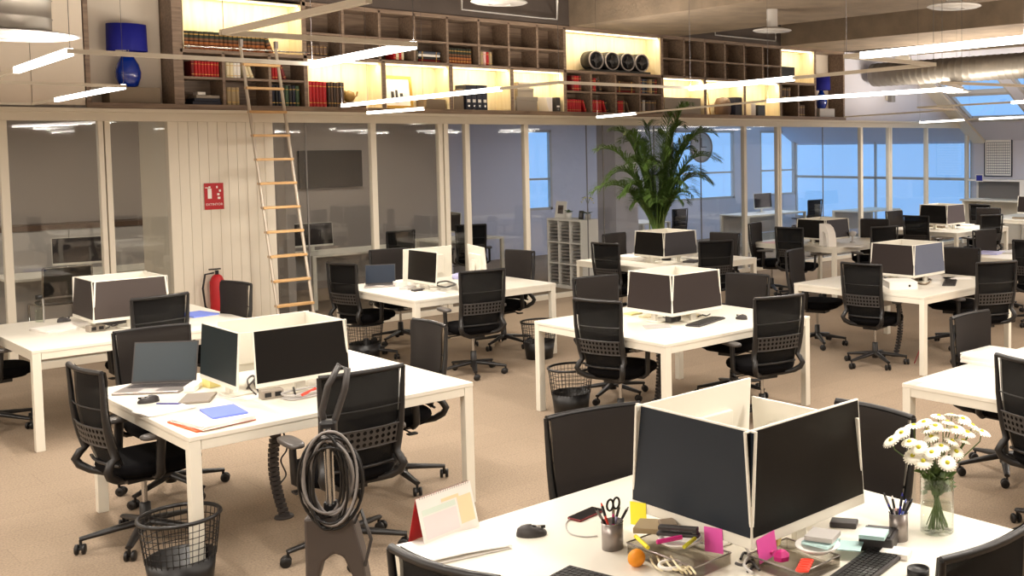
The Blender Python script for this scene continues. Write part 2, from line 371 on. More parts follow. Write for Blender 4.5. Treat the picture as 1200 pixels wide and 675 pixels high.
for x0, x1, z0, z1 in litboxes:
    q = MB(); q.box(x0, x1, Y1-.03, Y1-.016, z0, z1); q.box(x0, x0+.008, Y0+.01, Y1-.03, z0, z1); q.box(x1-.008, x1, Y0+.01, Y1-.03, z0, z1); q.box(x0+.008, x1-.008, Y0+.01, Y1-.03, z1-.008, z1)
    locb(q).build('lit_niche_lining', M['maple'], bc)
    q = MB(); q.box(x0+.03, x1-.03, Y0+.04, Y0+.06, z1-.02, z1-.009); locb(q).build('led_strip', M['ledwarm'], bc)
    area('niche_led', ((x0+x1)/2, Y0+.05, z1-.024), x1-x0-.08, .02, 6.5*(x1-x0)*(2.2 if z1-z0 > .7 else 1)*(1), (255, 238, 202), (R(25), 0, 0))

# library rail and ladder
rl = MB().tube([(4.2, YP-.07, 3.28), (5.56, YP-.07, 3.28)], .009, 8)
for x in (4.25, 4.9, 5.5): rl.cbox((x, YP-.035, 3.28), (.02, .07, .03))
tag(rl.build('ladder_rail', M['chrome']), 'thin metal ladder rail across the shelf under the plaid books', 'rail')
ld = empty('library_ladder', (4.92, 11.38, 0), 0, 'tall slim ladder with pale wooden rungs leaning on the bookcase', 'ladder')
TOPV = Vector((.02, .88, 3.34))
for s in (-.19, .19):
    q = MB(); q.tube([(s, 0, .03), (s+TOPV.x, TOPV.y, TOPV.z)], .017, 8, flat=(1, .8)); q.build('side_rail', M['lightsteel'], ld)
    q = MB(); q.cbox((s, 0, .015), (.035, .05, .03)); q.build('foot', M['black'], ld)
    q = MB(); q.cbox((s+TOPV.x, TOPV.y-.02, TOPV.z-.0), (.03, .05, .08)); q.build('hook', M['silver'], ld)
for i in range(12):
    k = (.22+.262*i)/3.34; p = TOPV*k
    q = MB(); q.cbox((p.x, p.y, p.z), (.40, .085, .028)); q.build('rung', M['rung'], ld, .004)

# ------------------------------------------------------------------ books
def book_mesh(name, m_, gold=True):
    """unit book: thickness x, depth y, height z; spine towards -y"""
    q = MB()
    q.prism([(-.5, -.44), (-.3, -.495), (0, -.515), (.3, -.495), (.5, -.44), (.5, .5), (.42, .5), (.42, -.38), (-.42, -.38), (-.42, .5), (-.5, .5)], 0, 1, 0)
    q.box(-.42, .42, -.38, .47, .012, .985, 1)
    if gold:
        for z in (.14, .8): q.box(-.38, .38, -.525, -.45, z, z+.03, 2)
    me = q.mesh(name, [m_, M['cream'], M['gold']]); return me
bm_cache = {}
def book(name, mk, x, y, z, th, dp, h, lean, label, group, cat='book'):
    if mk not in bm_cache: bm_cache[mk] = book_mesh('book', M[mk])
    o = bpy.data.objects.new(name, bm_cache[mk]); C.objects.link(o)
    o.location = (x, y, z); o.scale = (th, dp, h); o.rotation_euler = (0, lean, 0)
    return tag(o, label, cat, group)
def row(x0, z, cols, h, th, label, group, dp=.2, jit=.02, lean_last=0, y=YP+.05):
    x = x0; rnd = random.Random(int(x0*100+z*10))
    for i, c in enumerate(cols):
        w = th*(1+rnd.uniform(-.15, .15)); hh = h*(1-rnd.uniform(0, jit))
        if i >= len(cols)-lean_last and lean_last:
            a = -.3; book('book', c, x+w/2+hh*.0, y+dp/2, z+.002+w*.5*abs(math.sin(a)), w, dp, hh*.97, a, label, group) if False else None
            o = book('book', c, x+w/2+hh*math.sin(.3)+.01, y+dp/2, z+.003+w*.5*math.sin(.3), w, dp, hh*.97, -.3, label, group)
            x += w*1.15
        else:
            book('book', c, x+w/2, y+dp/2, z+.001, w*.97, dp, hh, 0, label, group); x += w
    return x
Ztop = Zm+.021
M['plaid'] = mat('plaid', (140, 84, 48), .7)
def plaidm():
    m_ = M['plaid']; N = m_.node_tree.nodes; L = m_.node_tree.links; b = N['Principled BSDF']
    tc = N.new('ShaderNodeTexCoord'); sp = N.new('ShaderNodeSeparateXYZ'); L.new(tc.outputs['Object'], sp.inputs[0])
    r = N.new('ShaderNodeValToRGB'); r.color_ramp.interpolation = 'CONSTANT'; e = r.color_ramp.elements
    e[0].position = 0; e[0].color = (*lin((150, 84, 44)), 1); e[1].position = .22; e[1].color = (*lin((88, 50, 34)), 1)
    for p, c in ((.28, (165, 100, 50)), (.42, (60, 40, 30)), (.5, (120, 80, 50)), (.62, (44, 50, 38)), (.82, (130, 110, 74)), (.87, (44, 50, 38))):
        k = e.new(p); k.color = (*lin(c), 1)
    L.new(sp.outputs['Z'], r.inputs[0]); L.new(r.outputs[0], b.inputs['Base Color'])
plaidm()
row(4.24, Ztop, ['plaid']*17, .2, .049, 'brown and green banded old book in the lit niche over the ladder rail', 'banded old books over the ladder rail')
book('book', 'plaid', 5.17, YP+.15, Ztop+.003, .049, .2, .2, -.32, 'banded old book leaning at the end of its row over the ladder rail', None)
row(4.3, 2.965, ['darkred']+['red']*8, .17, .032, 'red book in the upper left cell beside the ladder top', 'red books in the upper left cell')
row(4.66, 2.965, ['cream', 'cream', 'paper', 'paper', 'cream', 'cream'], .17, .04, 'cream book in the cell behind the ladder top', 'cream books behind the ladder top', lean_last=2)
row(5.16, 2.965, ['red', 'red', 'darkred'], .17, .035, 'red book leaning in the cell just right of the ladder top', 'leaning red books by the ladder', lean_last=1)
row(4.66, 2.662, ['tan']*3, .2, .045, 'tan book in the low cell behind the ladder', 'tan books behind the ladder')
row(5.15, 2.662, ['navy', 'black', 'navy', 'black', 'green', 'black', 'navy', 'green'], .24, .042, 'dark blue or black book in the low cell right of the ladder', 'dark books right of the ladder')
row(5.58, 2.662, ['red']*5, .3, .045, 'tall red book in the lit niche right of the ladder', 'tall red books in the lit niche')
row(5.81, 2.662, ['darkbrown', 'brown']*3, .3, .034, 'tall brown book beside the red ones in the lit niche', 'tall brown books beside the red ones')
q = MB()
for i in range(3): q.box(4.3+.02*i, 4.6-.01*i, YP+.04, YP+.3, 2.662+.035*i, 2.695+.035*i, 1 if i < 2 else 0)
q.box(4.36, 4.44, YP+.05, YP+.2, 2.768, 2.8, 2)
tag(q.build('box_stack', [M['greyb'], M['navy'], M['paper']], None, .003), 'low stack of dark flat boxes in the bottom left cell', 'boxes')
# brass ornament on a low stack
orn = empty('brass_ornament', (6.12, YP+.16, 2.662), 0, 'round brass animal ornament on low books beside the brown books', 'ornament')
q = MB(); q.cbox((0.02, 0, .02), (.3, .2, .036)); q.cbox((.02, 0, .055), (.26, .18, .03)); q.build('base', M['brown'], orn, .003)
q = MB(); q.lathe([(0, 0), (.05, .01), (.075, .06), (.06, .12), (0, .14)], 16, (0, 0, .07)); q.lathe([(0, 0), (.03, .02), (.03, .05), (0, .065)], 12, (-.06, 0, .15)); q.tube([(.05, 0, .12), (.1, 0, .15), (.11, 0, .2)], .01, 6)
q.build('figure', M['brass'], orn)
# gold framed picture
fp = empty('picture_frame', (6.78, YP+.17, 2.662), 0, 'gold framed small picture standing in a lit niche', 'picture')
T = Tm((0, 0, 0), 0, 0, R(-8))
q = MB(); q.box(-.2, -.165, -.01, .012, 0, .42, 0, T); q.box(.165, .2, -.01, .012, 0, .42, 0, T); q.box(-.165, .165, -.01, .012, 0, .04, 0, T); q.box(-.165, .165, -.01, .012, .38, .42, 0, T); q.build('frame', M['gold'], fp, .003)
q = MB(); q.box(-.165, .165, .0, .008, .04, .38, 0, T); q.box(-.09, -.05, -.003, 0, .1, .22, 1, T); q.box(-.03, .0, -.003, 0, .08, .24, 1, T); q.box(.03, .07, -.003, 0, .1, .2, 1, T); q.build('print', [M['paper'], M['dark']], fp)
tag(MB().box(7.1, 7.38, YP+.06, YP+.32, 2.662, 2.79).build('storage_box', M['taupe'], None, .006), 'brown low box right of the gold framed picture', 'box')
# rounded box and binders
tag(MB().prism([(7.5, 0), (7.5, .17), (7.55, .25), (7.62, .27), (7.64, .27), (7.64, 0)], 0, .24, 0, Matrix.Translation((0, YP+.3, 2.662)) @ Matrix.Rotation(math.pi/2, 4, 'X')).build('magazine_file', M['taupe'], None, .004), 'olive rounded file box left of the dark binders', 'file box')
def binder(name, x, y, z, mk, label, group, w=.075, h=.31, d=.27, rz=0):
    e = empty(name, (x, y, z), rz, label, 'binder', group)
    q = MB(); q.box(-w/2, w/2, -d/2, -d/2+.004, 0, h); q.box(-w/2, -w/2+.003, -d/2+.004, d/2, 0, h); q.box(w/2-.003, w/2, -d/2+.004, d/2, 0, h); q.box(-w/2+.003, w/2-.003, -d/2+.012, d/2-.01, .005, h-.008, 1)
    q.build('cover', [M[mk], M['paper']], e, .002)
    q = MB(); q.box(-w*.3, w*.3, -d/2-.002, -d/2, h*.3, h*.42); q.build('spine_label', M['paper'], e)
    q = MB(); q.lathe([(.011, 0), (.014, .002), (.014, .004)], 12, (0, 0, 0), 0, Tm((0, -d/2, h*.16), 0, 0, R(90))); q.build('finger_ring', M['chrome'], e)
    return e
for i in range(4): binder('ring_binder', 7.7+.082*i, YP+.17, 2.662, 'navy', 'dark ring binder with a small label standing in a lit niche', 'dark ring binders in the lit niche', h=.33)
# stacked grey boxes
for k, (w, h, z, tx) in enumerate(((.34, .2, 0, 'lowest and widest'), (.26, .12, .2, 'middle'), (.18, .08, .32, 'smallest and topmost'))):
    e = empty('gift_box', (8.63, YP+.19, 2.662+z), 0, f'grey lidded box, {tx} of the three stacked in the lit niche', 'box', None)
    MB().box(-w/2, w/2, -w*.4, w*.4, 0, h*.7).build('box_body', M['greyb'], e, .003); MB().box(-w/2-.006, w/2+.006, -w*.4-.006, w*.4+.006, h*.7+.0005, h-.001).build('lid', M['greyb'], e, .003)
tag(MB().lathe([(.0, 0), (.05, 0), (.06, .08), (.055, .15), (0, .16)], 14, (8.44, YP+.12, 2.662)).build('vase', M['greyb']), 'small grey vase left of the stacked boxes', 'vase')
tag(MB().prism([(9.0, 0), (8.95, .2), (9.06, .2), (9.06, 0)], 0, .24, 0, Matrix.Translation((0, YP+.3, 2.662)) @ Matrix.Rotation(math.pi/2, 4, 'X')).build('magazine_file', M['paper'], None, .003), 'white slanted file box right of the stacked boxes', 'file box')
binder('ring_binder', 9.14, YP+.17, 2.662, 'dark', 'dark grey binder at the right end beside the white file box', None, h=.2)
# upper pigeonholes, left run
def stackbooks(x, z, cols, w, d, th, lab, grp):
    for i, c in enumerate(cols):
        if c not in bm_cache: bm_cache[c] = book_mesh('book', M[c])
        o = bpy.data.objects.new('book', bm_cache[c]); C.objects.link(o); o.scale = (th, d, w); o.rotation_euler = (0, R(90), 0)
        o.location = (x-w/2+.004*(i % 2), YP+.06+d/2, z+th/2+i*th+.001); tag(o, lab, 'book', grp)
row(5.58, 3.27, ['brown']*5, .12, .05, 'brown book in the pigeonhole just above the tall red books', 'brown books in the first pigeonhole')
row(6.66, 3.27, ['red', 'cream', 'red', 'cream'], .16, .035, 'red or cream book in a pigeonhole above the gold framed picture', 'red and cream books in the third pigeonhole')
stackbooks(7.16, Zm+.021, ['darkred', 'black', 'paper', 'slate'], .3, .2, .035, 'flat stacked book in the pigeonhole above the low brown box', 'flat stacked books in the fourth pigeonhole')
row(7.43, Zm+.021, ['plaid']*8, .2, .042, 'old banded book in the pigeonhole above the dark binders', 'banded books in the fifth pigeonhole')
row(7.9, Zm+.021, ['tan', 'pinkc', 'red', 'tan'], .18, .045, 'tan or red book in the pigeonhole left of the empty ones', 'tan and red books in the sixth pigeonhole')
# four round film reels / drums in the centre lit niche
for i, x in enumerate((9.86, 10.16, 10.46, 10.74)):
    nm = ['leftmost', 'second', 'third', 'rightmost'][i]
    e = empty('round_drum', (x, YP+.16, Ztop+.17), 0, f'{nm} of four round dark drums lined up in the lit niche', 'drum')
    T = Matrix.Rotation(math.pi/2, 4, 'X')
    q = MB(); q.lathe([(0, -.1), (.14, -.1), (.14, .09), (.125, .1), (.12, .085), (0, .085)], 28, (0, 0, 0), 0, T); q.build('shell', M['black'], e)
    q = MB(); q.tube([(.128*math.cos(a), -.1, .128*math.sin(a)) for a in [2*math.pi*k/28 for k in range(28)]], .012, 8, closed=True); q.build('rim', M['silver'], e)
    q = MB(); q.cbox((0, -.092, 0), (.17, .012, .02)); q.cbox((0, -.092, 0), (.02, .012, .17)); q.lathe([(.02, 0), (.045, .004), (.045, .012), (0, .012)], 16, (0, 0, 0), 0, Tm((0, -.09, 0), 0, 0, R(90))); q.build('boss', M['lumbar'], e)
tag(MB().box(9.72, 10.88, YP+.02, YP+.32, Ztop+.001, Ztop+.03).build('drum_stand', M['black'], None, .004), 'black low stand under the four round drums', 'stand')
# lower grid under the drums
row(9.4, 2.966, ['darkred', 'red', 'red', 'darkred'], .22, .045, 'red book upright under the leftmost drum', 'red books in the upper row, first cell')
row(9.3, 2.662, ['red']*8, .18, .036, 'red book in the lowest cell at the left below the drums', 'red books in the lowest first cell', lean_last=1)
row(9.76, 2.966, ['darkred', 'red', 'darkbrown'], .2, .04, 'dark red book in the second upper cell below the drums', 'dark red books in the second upper cell', lean_last=1)
row(9.76, 2.662, ['red']*6+['black'], .18, .036, 'red book in the second lowest cell below the drums', 'red books in the lowest second cell', lean_last=2)
stackbooks(10.41, 2.966, ['darkred', 'brown', 'darkbrown', 'tan', 'brown'], .36, .2, .034, 'flat stacked brown book in the third upper cell below the drums', 'flat brown books in the third cell')
row(10.22, 2.662, ['darkred', 'red', 'red', 'red', 'brown', 'brown'], .18, .034, 'dark red book in the third lowest cell below the drums', 'dark red books in the lowest third cell', lean_last=1)
row(10.68, 2.966, ['darkred', 'slate', 'navy', 'brown', 'tan', 'darkbrown', 'darkred'], .22, .05, 'mixed dark book in the upper cell below the rightmost drum', 'mixed books in the fourth upper cell')
row(10.68, 2.662, ['darkbrown', 'lgrey', 'darkbrown', 'brown', 'darkbrown', 'brown'], .2, .055, 'dark brown album in the lowest cell at the right below the drums', 'dark brown albums in the fourth cell')
tag(MB().box(11.16, 11.94, YP+.02, YP+.3, 2.662, 2.92).build('storage_box', M['greyb'], None, .006), 'wide grey fabric box filling half a lit niche', 'box')
fr = empty('picture_frame', (12.2, YP+.2, 2.662), 0, 'thin gold arch frame in the lit niche right of the wide grey box', 'frame')
q = MB().tube([(-.11, 0, 0), (-.1, .02, .36), (-.06, .02, .4), (.04, .02, .4), (.09, .02, .34), (.13, 0, 0)], .009, 6); q.build('frame', M['gold'], fr)
tag(MB().lathe([(.12, 0), (.14, .05), (.14, .2), (.1, .28), (0, .3)], 20, (12.6, YP+.18, 2.662)).build('basket', M['brown']), 'brown domed basket beside the blue box in a lit niche', 'basket')
tag(MB().box(12.76, 12.92, YP+.04, YP+.3, 2.662, 2.96).build('storage_box', M['navy'], None, .006), 'navy upright box right of the brown domed basket', 'box')
tag(MB().box(13.15, 13.26, YP+.04, YP+.3, 2.662, 2.9).build('magazine_file', M['paper'], None, .004), 'white upright file in the last low lit niche', 'file box')
tag(MB().box(13.32, 13.5, YP+.04, YP+.26, 2.662, 2.84).build('storage_box', M['black'], None, .004), 'black small box beside the white upright file', 'box')
tag(MB().box(13.93, 14.3, YP+.05, YP+.3, Ztop, Ztop+.27).build('storage_box', M['black'], None, .006), 'black box in the high lit niche near the right end', 'box')
row(13.95, 2.966, ['darkbrown', 'brown', 'darkbrown', 'brown'], .2, .06, 'brown album in the grid cell below the black box', 'brown albums below the black box')
row(14.38, 2.662, ['darkbrown', 'brown', 'brown'], .2, .06, 'brown album in the low cell beside the blue lamp at the far end', 'brown albums beside the far lamp')
# cobalt lamps
def lamp(x, s, lab, boxlab):
    tag(MB().box(x-.22*s, x+.26*s, YP+.06, YP+.32, 2.662, 2.662+.17*s).build('plinth_box', M['taupe'] if s == 1 else M['lgrey'], None, .004), boxlab, 'box')
    e = empty('table_lamp', (x, YP+.19, 2.662+.17*s+.001), 0, lab, 'lamp')
    q = MB(); q.lathe([(.0, 0), (.075, 0), (.095, .02), (.125, .1), (.13, .16), (.11, .24), (.065, .32), (.045, .36), (.05, .375), (0, .375)], 28); q.build('lamp_base', M['blueglaze'], e)
    q = MB(); q.tube([(0, 0, .37), (0, 0, .62)], .01, 8); q.build('stem', M['chrome'], e)
    q = MB(); q.lathe([(.2, .38), (.195, .66), (.19, .66), (.195, .38)], 32, cap=False); q.lathe([(.195, .64), (.02, .645)], 32, cap=False); q.build('lamp_shade', M['blueshade'], e)
    for c in e.children: c.scale = (s*.95, min(s*.95, .88), s)
lamp(3.73, 1, 'cobalt blue lamp with a drum shade at the bookcase end by the ladder', 'taupe box under the lamp nearest the ladder')
lamp(15.2, .9, 'blue lamp with a drum shade at the far end of the bookcase', 'pale box under the far blue lamp')

# ------------------------------------------------------------------ pendant light lines, ducts, ceiling discs
ZL = 2.55
ltcount = 0
def pendant(pts, lit, label, group=None, zs=ZL, energy=34, up_=4.3):
    """meander of thin white profile hung on wires; lit = list of (segment, from, to) shares"""
    P = [Vector(p) for p in pts]; c = sum(P, Vector((0, 0)))/len(P)
    e = empty('pendant_light', (c.x, c.y, zs), 0, label, 'pendant light', group)
    L_ = [(p.x-c.x, p.y-c.y, 0) for p in P]
    q = MB()
    for a, b in zip(L_, L_[1:]):
        a, b = Vector(a), Vector(b); d = (b-a).normalized()*.011; q.tube([a-d, b+d], .013, 4, smooth=False)
    q.build('profile', M['desk'], e)
    for i, f0, f1 in lit:
        a, b = Vector(L_[i]), Vector(L_[i+1]); A, B = a.lerp(b, f0), a.lerp(b, f1); ln = (B-A).length; an = math.atan2((B-A).y, (B-A).x)
        q = MB(); q.box(-ln/2, ln/2, -.0115, .0115, -.017, .0115, 0, Tm((A+B)/2, an)); q.build('led_strip', M['led'], e)
        w = (A+B)/2+Vector((c.x, c.y, zs-.024)); area('pendant_led', w, ln, .02, energy*ln, (255, 245, 232), (0, 0, an))
    for i, f0, f1 in lit:
        a, b = Vector(L_[i]), Vector(L_[i+1]); A, B = a.lerp(b, f0), a.lerp(b, f1); ln = (B-A).length; an = math.atan2((B-A).y, (B-A).x)
        w = (A+B)/2+Vector((c.x, c.y, zs+.016)); area('pendant_uplight', w, ln, .02, energy*1.35*ln, (255, 244, 228), (math.pi, 0, an))
    for i in range(0, len(L_)):
        p = L_[i]
        q = MB().tube([(p[0], p[1], .01), (p[0], p[1], up_-zs)], .0013, 4); q.build('suspension_wire', M['dark'], e)
    return e
def PX_(*uv): return [at(u, v, ZL).xy for u, v in uv]
def segp(*uv): return [tuple(p) for p in PX_(*uv)]
pendant(segp((430, 0), (262, 38), (485, 52), (366, 75), (82, 60), (0, 88)), [(2, 0, 1), (4, 0, .72)], 'angular light line hanging nearest the viewer before the ladder top')
pendant(segp((0, 96), (145, 101), (38, 122), (0, 121)), [(1, 0, .68)], 'short angular light line hanging before the first blue lamp')
pendant(segp((401, 123.4), (655, 96.5), (809, 103), (1094, 75.5), (992, 66), (1200, 45), (1500, 12)), [(0, 0, .8), (2, 0, .5), (4, .1, 1), (5, 0, 1)], 'long zigzag light line crossing before the lit niches to the duct')
pendant(segp((431, 132), (496, 127)), [(0, 0, 1)], 'single short light line hanging low before the tall red books')
pendant(segp((700, 137), (900, 118), (1127, 103), (1104, 97), (1200, 100.5)), [(0, 0, .3), (1, 0, 1)], 'long angular light line passing above the palm tree')
pendant(segp((990, 137), (1121, 128.5), (1076, 126), (1200, 119)), [(2, .9, 1)], 'thin mostly unlit angular light line near the white end wall')
pendant(segp((1078, 143.3), (1136, 140), (1200, 137)), [(0, 0, .9), (1, .2, 1)], 'straight light line farthest off toward the calendar wall')
# the same luminaires go on over the rest of the floor (outside the picture)
for (x, y, n) in ((-1.5, .4, 2), (4.6, -.9, 2), (8.6, -.6, 2), (12.5, -.4, 2), (-2, 4.2, 2), (12.4, 2.6, 2), (14.2, -.2, 2), (-2.2, 8.2, 2), (17.6, 4.0, 2), (9.3, 1.2, 2)):
    pendant([(x, y), (x, y+1.5), (x+1.2, y+1.5), (x+1.2, y+3.0)], [(0, 0, 1), (2, 0, 1)], 'angular light line over the desks beyond the edge of view', 'pendant lines out of view', energy=38)
# spiral duct
dl = empty('air_duct', (16.38, 6, 3.47), 0, 'fat round galvanised air duct running under the ceiling by the skylights', 'duct')
q = MB(); prof = []
T = Matrix.Rotation(math.pi/2, 4, 'X')
zz = -6.25
while zz < 8.9: prof += [(.22, zz), (.22, zz+.1), (.226, zz+.11), (.22, zz+.12)]; zz += .14
q.lathe(prof, 32, (0, 0, 0), 0, T); q.build('pipe', M['duct'], dl)
q = MB(); q.lathe([(.09, 3.14-3.47), (.09, -.1)], 20, (0, 4.4, 0)); q.build('branch', M['duct'], dl)
q = MB(); q.lathe([(0, -.41), (.2, -.41), (.27, -.395), (.1, -.33), (.09, -.3)], 28, (0, 4.4, 0)); q.build('diffuser', M['lgrey'], dl)
for y in (-4, -1, 2, 5.4):
    q = MB(); q.tube([(.0, y, .2), (0, y, .85)], .004, 6); q.build('hanger', M['grey'], dl)
def disc(u, v, z, r, lab, zc=4.35, duct=.0):
    p = at(u, v, z); e = empty('ceiling_disc', p, 0, lab, 'air vent')
    q = MB(); q.lathe([(0, .0), (r*.25, -.012), (r*.27, .0), (r*.5, -.006), (r*.53, .004), (r*.9, .0), (r, .012), (r*.96, .02), (r*.45, .05), (0.03, .055)], 32); q.build('disc', M['grey'] if duct else M['lgrey'], e)
    rn_ = max(duct, r*.28); pf = [(rn_, .04)]; hz_ = .12
    while duct and hz_ < zc-z-.1: pf += [(rn_, hz_), (rn_+.008, hz_+.008), (rn_, hz_+.016)]; hz_ += .13
    q = MB(); q.lathe(pf+[(rn_, zc-z)], 28); q.build('neck', M['duct'] if duct else M['lgrey'], e)
    q = MB(); q.tube([(r*.4*math.cos(a), r*.4*math.sin(a), -.006) for a in [2*math.pi*k/24 for k in range(24)]], .006, 6, closed=True); q.build('ring', M['lgrey'], e)
disc(6, 43, 2.95, .44, 'round disc vent under a thick metal duct above the ladder side', duct=.27)
disc(585, 4, 3.5, .26, 'round ceiling disc over the left run of empty pigeonholes')
disc(905, 37, 3.6, .25, 'round ceiling disc between the two concrete beams')
disc(1118, 9, 3.6, .29, 'round ceiling disc nearest the fat round duct')
e = empty('ceiling_duct', (at(20, 30, 2.95).x-.0, at(20, 30, 2.95).y, 3.25)); C.objects.unlink(e); bpy.data.objects.remove(e)
for pts, lab in ((((541, -20), (541, 11), (653, 23), (653, -12)), 'thin white conduit rectangle on the dark ceiling left of the beams'), (((838, 32), (838, 41), (909, 48), (909, 43)), 'thin white conduit run on the dark ceiling between the beams')):
    P = [at(u, v, 3.95) for u, v in pts]; c = sum(P, Vector())/len(P); q = MB()
    q.tube([p-c for p in P], .012, 6)
    for p in (P[1]-c, P[2]-c): q.tube([p, p+Vector((0, 0, .4))], .006, 6)
    o = q.build('conduit', M['lgrey']); o.location = c; tag(o, lab, 'conduit')
o = MB().lathe([(0, .03), (.035, .025), (.045, 0), (.045, -.01)], 18).build('smoke_detector', M['paper']); p = at(902, 21, 3.87); o.location = (p.x, p.y, 3.85); tag(o, 'small white smoke detector on the underside of the wide beam', 'detector')
# wall speaker/spotlight on the white wall
e = empty('wall_speaker', (16.97, YP-.0, 3.05), 0, 'small grey and white device mounted high on the white wall', 'device')
MB().cbox((0, -.03, 0), (.05, .06, .09)).build('bracket', M['rail'], e, .004); MB().cbox((.04, -.1, .0), (.13, .1, .16)).build('body', M['grey'], e, .01)

# ------------------------------------------------------------------ signs and end wall things
sg = empty('extinguisher_sign', (4.455, YP-.033, 1.655), 0, 'red fire extinguisher sign on the pale grooved column', 'sign')
MB().cbox((0, 0, 0), (.2, .004, .29)).build('plate', M['red'], sg, .001)
q = MB(); q.cbox((-.045, -.003, .03), (.04, .002, .11)); q.cbox((-.045, -.003, .1), (.02, .002, .02)); q.cbox((-.07, -.003, .095), (.04, .002, .008))
for k in range(4): q.cbox((.05+.006*k*(-1)**k, -.003, -.02+.04*k), (.028-.004*k, .002, .024), 0, Tm((0, 0, 0)))
q.build('pictogram', M['paper'], sg)
def text(body, size, loc_, rot, m_, parent, name='lettering', ext=.0005):
    cu = bpy.data.curves.new(name, 'FONT'); cu.body = body; cu.size = size; cu.align_x = 'CENTER'; cu.align_y = 'CENTER'; cu.extrude = ext
    o = bpy.data.objects.new(name, cu); C.objects.link(o)
    dg = bpy.context.evaluated_depsgraph_get(); me = bpy.data.meshes.new_from_object(o.evaluated_get(dg)); bpy.data.objects.remove(o)
    me.materials.clear(); me.materials.append(m_); o = bpy.data.objects.new(name, me); C.objects.link(o); o.parent = parent; o.location = loc_; o.rotation_euler = rot; return o
text('EXTINTOR', .036, (0, -.0035, -.09), (R(90), 0, 0), M['paper'], sg)
ex = empty('fire_extinguisher', (4.42, YP-.12, .36), 0, 'red fire extinguisher hanging on the grooved column behind a chair', 'fire extinguisher')
q = MB(); q.lathe([(0, 0), (.07, .0), (.075, .02), (.075, .36), (.05, .42), (.025, .44), (0, .44)], 20); q.build('cylinder', M['red'], ex)
q = MB(); q.cbox((0, 0, .46), (.03, .03, .05)); q.cbox((-.02, 0, .5), (.12, .02, .015)); q.cbox((0, .08, .3), (.05, .03, .06)); q.build('valve', M['black'], ex)
q = MB(); q.tube([(-.03, 0, .46), (-.12, 0, .45), (-.15, 0, .3), (-.13, 0, .1), (-.09, 0, .05)], .01, 8); q.build('hose', M['black'], ex)
# wall planner on end wall
e = empty('wall_calendar', (XE-.015, 11.78, 1.83), R(90), 'large framed year planner grid on the white end wall', 'calendar')
W, H = .68, .82
q = MB(); q.box(-W/2, W/2, 0, .01, -H/2, H/2); q.build('sheet', M['paper'], e)
q = MB(); q.box(-W/2, -W/2+.02, -.012, .01, -H/2, H/2); q.box(W/2-.02, W/2, -.012, .01, -H/2, H/2); q.box(-W/2+.02, W/2-.02, -.012, .01, -H/2, -H/2+.02); q.box(-W/2+.02, W/2-.02, -.012, .01, H/2-.02, H/2); q.build('frame', M['navy'], e)
q = MB()
for i in range(13): q.box(-W/2+.05, W/2-.05, -.002, 0, -H/2+.06+i*.056, -H/2+.07+i*.056)
for i in range(13): q.box(-W/2+.06+i*.046, -W/2+.066+i*.046, -.002, 0, -H/2+.06, H/2-.08)
q.build('grid_print', M['slate'], e)
for c in e.children: c.rotation_euler = (0, 0, R(180))
# hutch below it
e = empty('open_hutch', (XE-.2, 11.55, .95), 0, 'white open shelf unit with a grey inside on the far counter', 'shelf')
q = MB(); q.box(-.2, .19, -.6, .75, .38, .42); q.box(-.2, .19, -.62, -.5, 0, .38); q.box(.15, .19, .7, .75, 0, .38); q.build('carcass', M['paper'], e, .003)
q = MB(); q.box(.16, .185, -.5, .7, 0, .38); q.build('back_panel', M['grey'], e)
e = empty('counter', (XE-.35, 11.4, 0), 0, 'white counter along the end wall under the planner', 'counter')
MB().box(-.3, .34, -1.2, .95, .91, .949).build('worktop', M['desk'], e, .003)
q = MB(); q.box(-.28, .3, -1.15, -1.1, 0, .91); q.box(-.28, .3, .85, .9, 0, .91); q.box(.2, .22, -1.1, .85, 0, .91); q.build('support', M['desk'], e)
e = empty('small_poster', (XE-.415, 12.0, 1.4), 0, 'small blue framed poster at the edge of the white shelf unit', 'poster')
q = MB(); q.cbox((0, 0, 0), (.012, .18, .16)); q.build('frame', M['paper'], e); q = MB(); q.cbox((-.007, 0, .0), (.003, .15, .12)); q.build('print', M['bluedk'], e)
for k in range(3): 
    o = MB().cbox((0, 0, 0), (.3, .36, .012)).build('paper', M['paper']); o.location = (XE-.38, 12.02-.14*k, .9565+.0125*k*0+.0*k); o.location.z = .956; o.rotation_euler = (0, 0, .1*k)
    if k: bpy.data.objects.remove(o)
    else: tag(o, 'white paper sheets on the far counter', 'paper')

# ------------------------------------------------------------------ desks
S, DH = 1.6, .74
def make_desk():
    r = empty('desk', (0, 0, 0))
    MB().box(0, S, 0, S, DH-.025, DH).build('tabletop', M['desk'], r, .003)
    q = MB(); q.box(.06, S-.06, .004, .05, .665, DH-.025); q.box(.06, S-.06, S-.05, S-.004, .665, DH-.025); q.box(.004, .05, .06, S-.06, .665, DH-.025); q.box(S-.05, S-.004, .06, S-.06, .665, DH-.025)
    q.box(.05, S-.05, S/2-.03, S/2+.03, .665, DH-.025); q.build('under_frame', M['steelwhite'], r, .002)
    for x in (0, S-.06):
        for y in (0, S-.06): MB().box(x+.002, x+.058, y+.002, y+.058, 0, DH-.025).build('leg', M['steelwhite'], r, .003)
    q = MB(); q.box(.3, S-.3, S/2-.12, S/2-.035, .55, .56); q.box(.3, S-.3, S/2-.12, S/2-.115, .56, .62); q.build('cable_tray', M['lgrey'], r)
    return r
DP = {1: (1.96, 8.97), 2: (1.86, 5.62), 3: (4.99, 9.07), 4: (5.02, 5.62), 5: (1.81, 1.89), 6: (8.12, 5.51), 7: (5.10, 2.02), 8: (8.08, 9.09), 9: (11.2, 9.06), 10: (14.25, 9.05), 11: (11.4, 5.45), 12: (17.3, 8.95)}
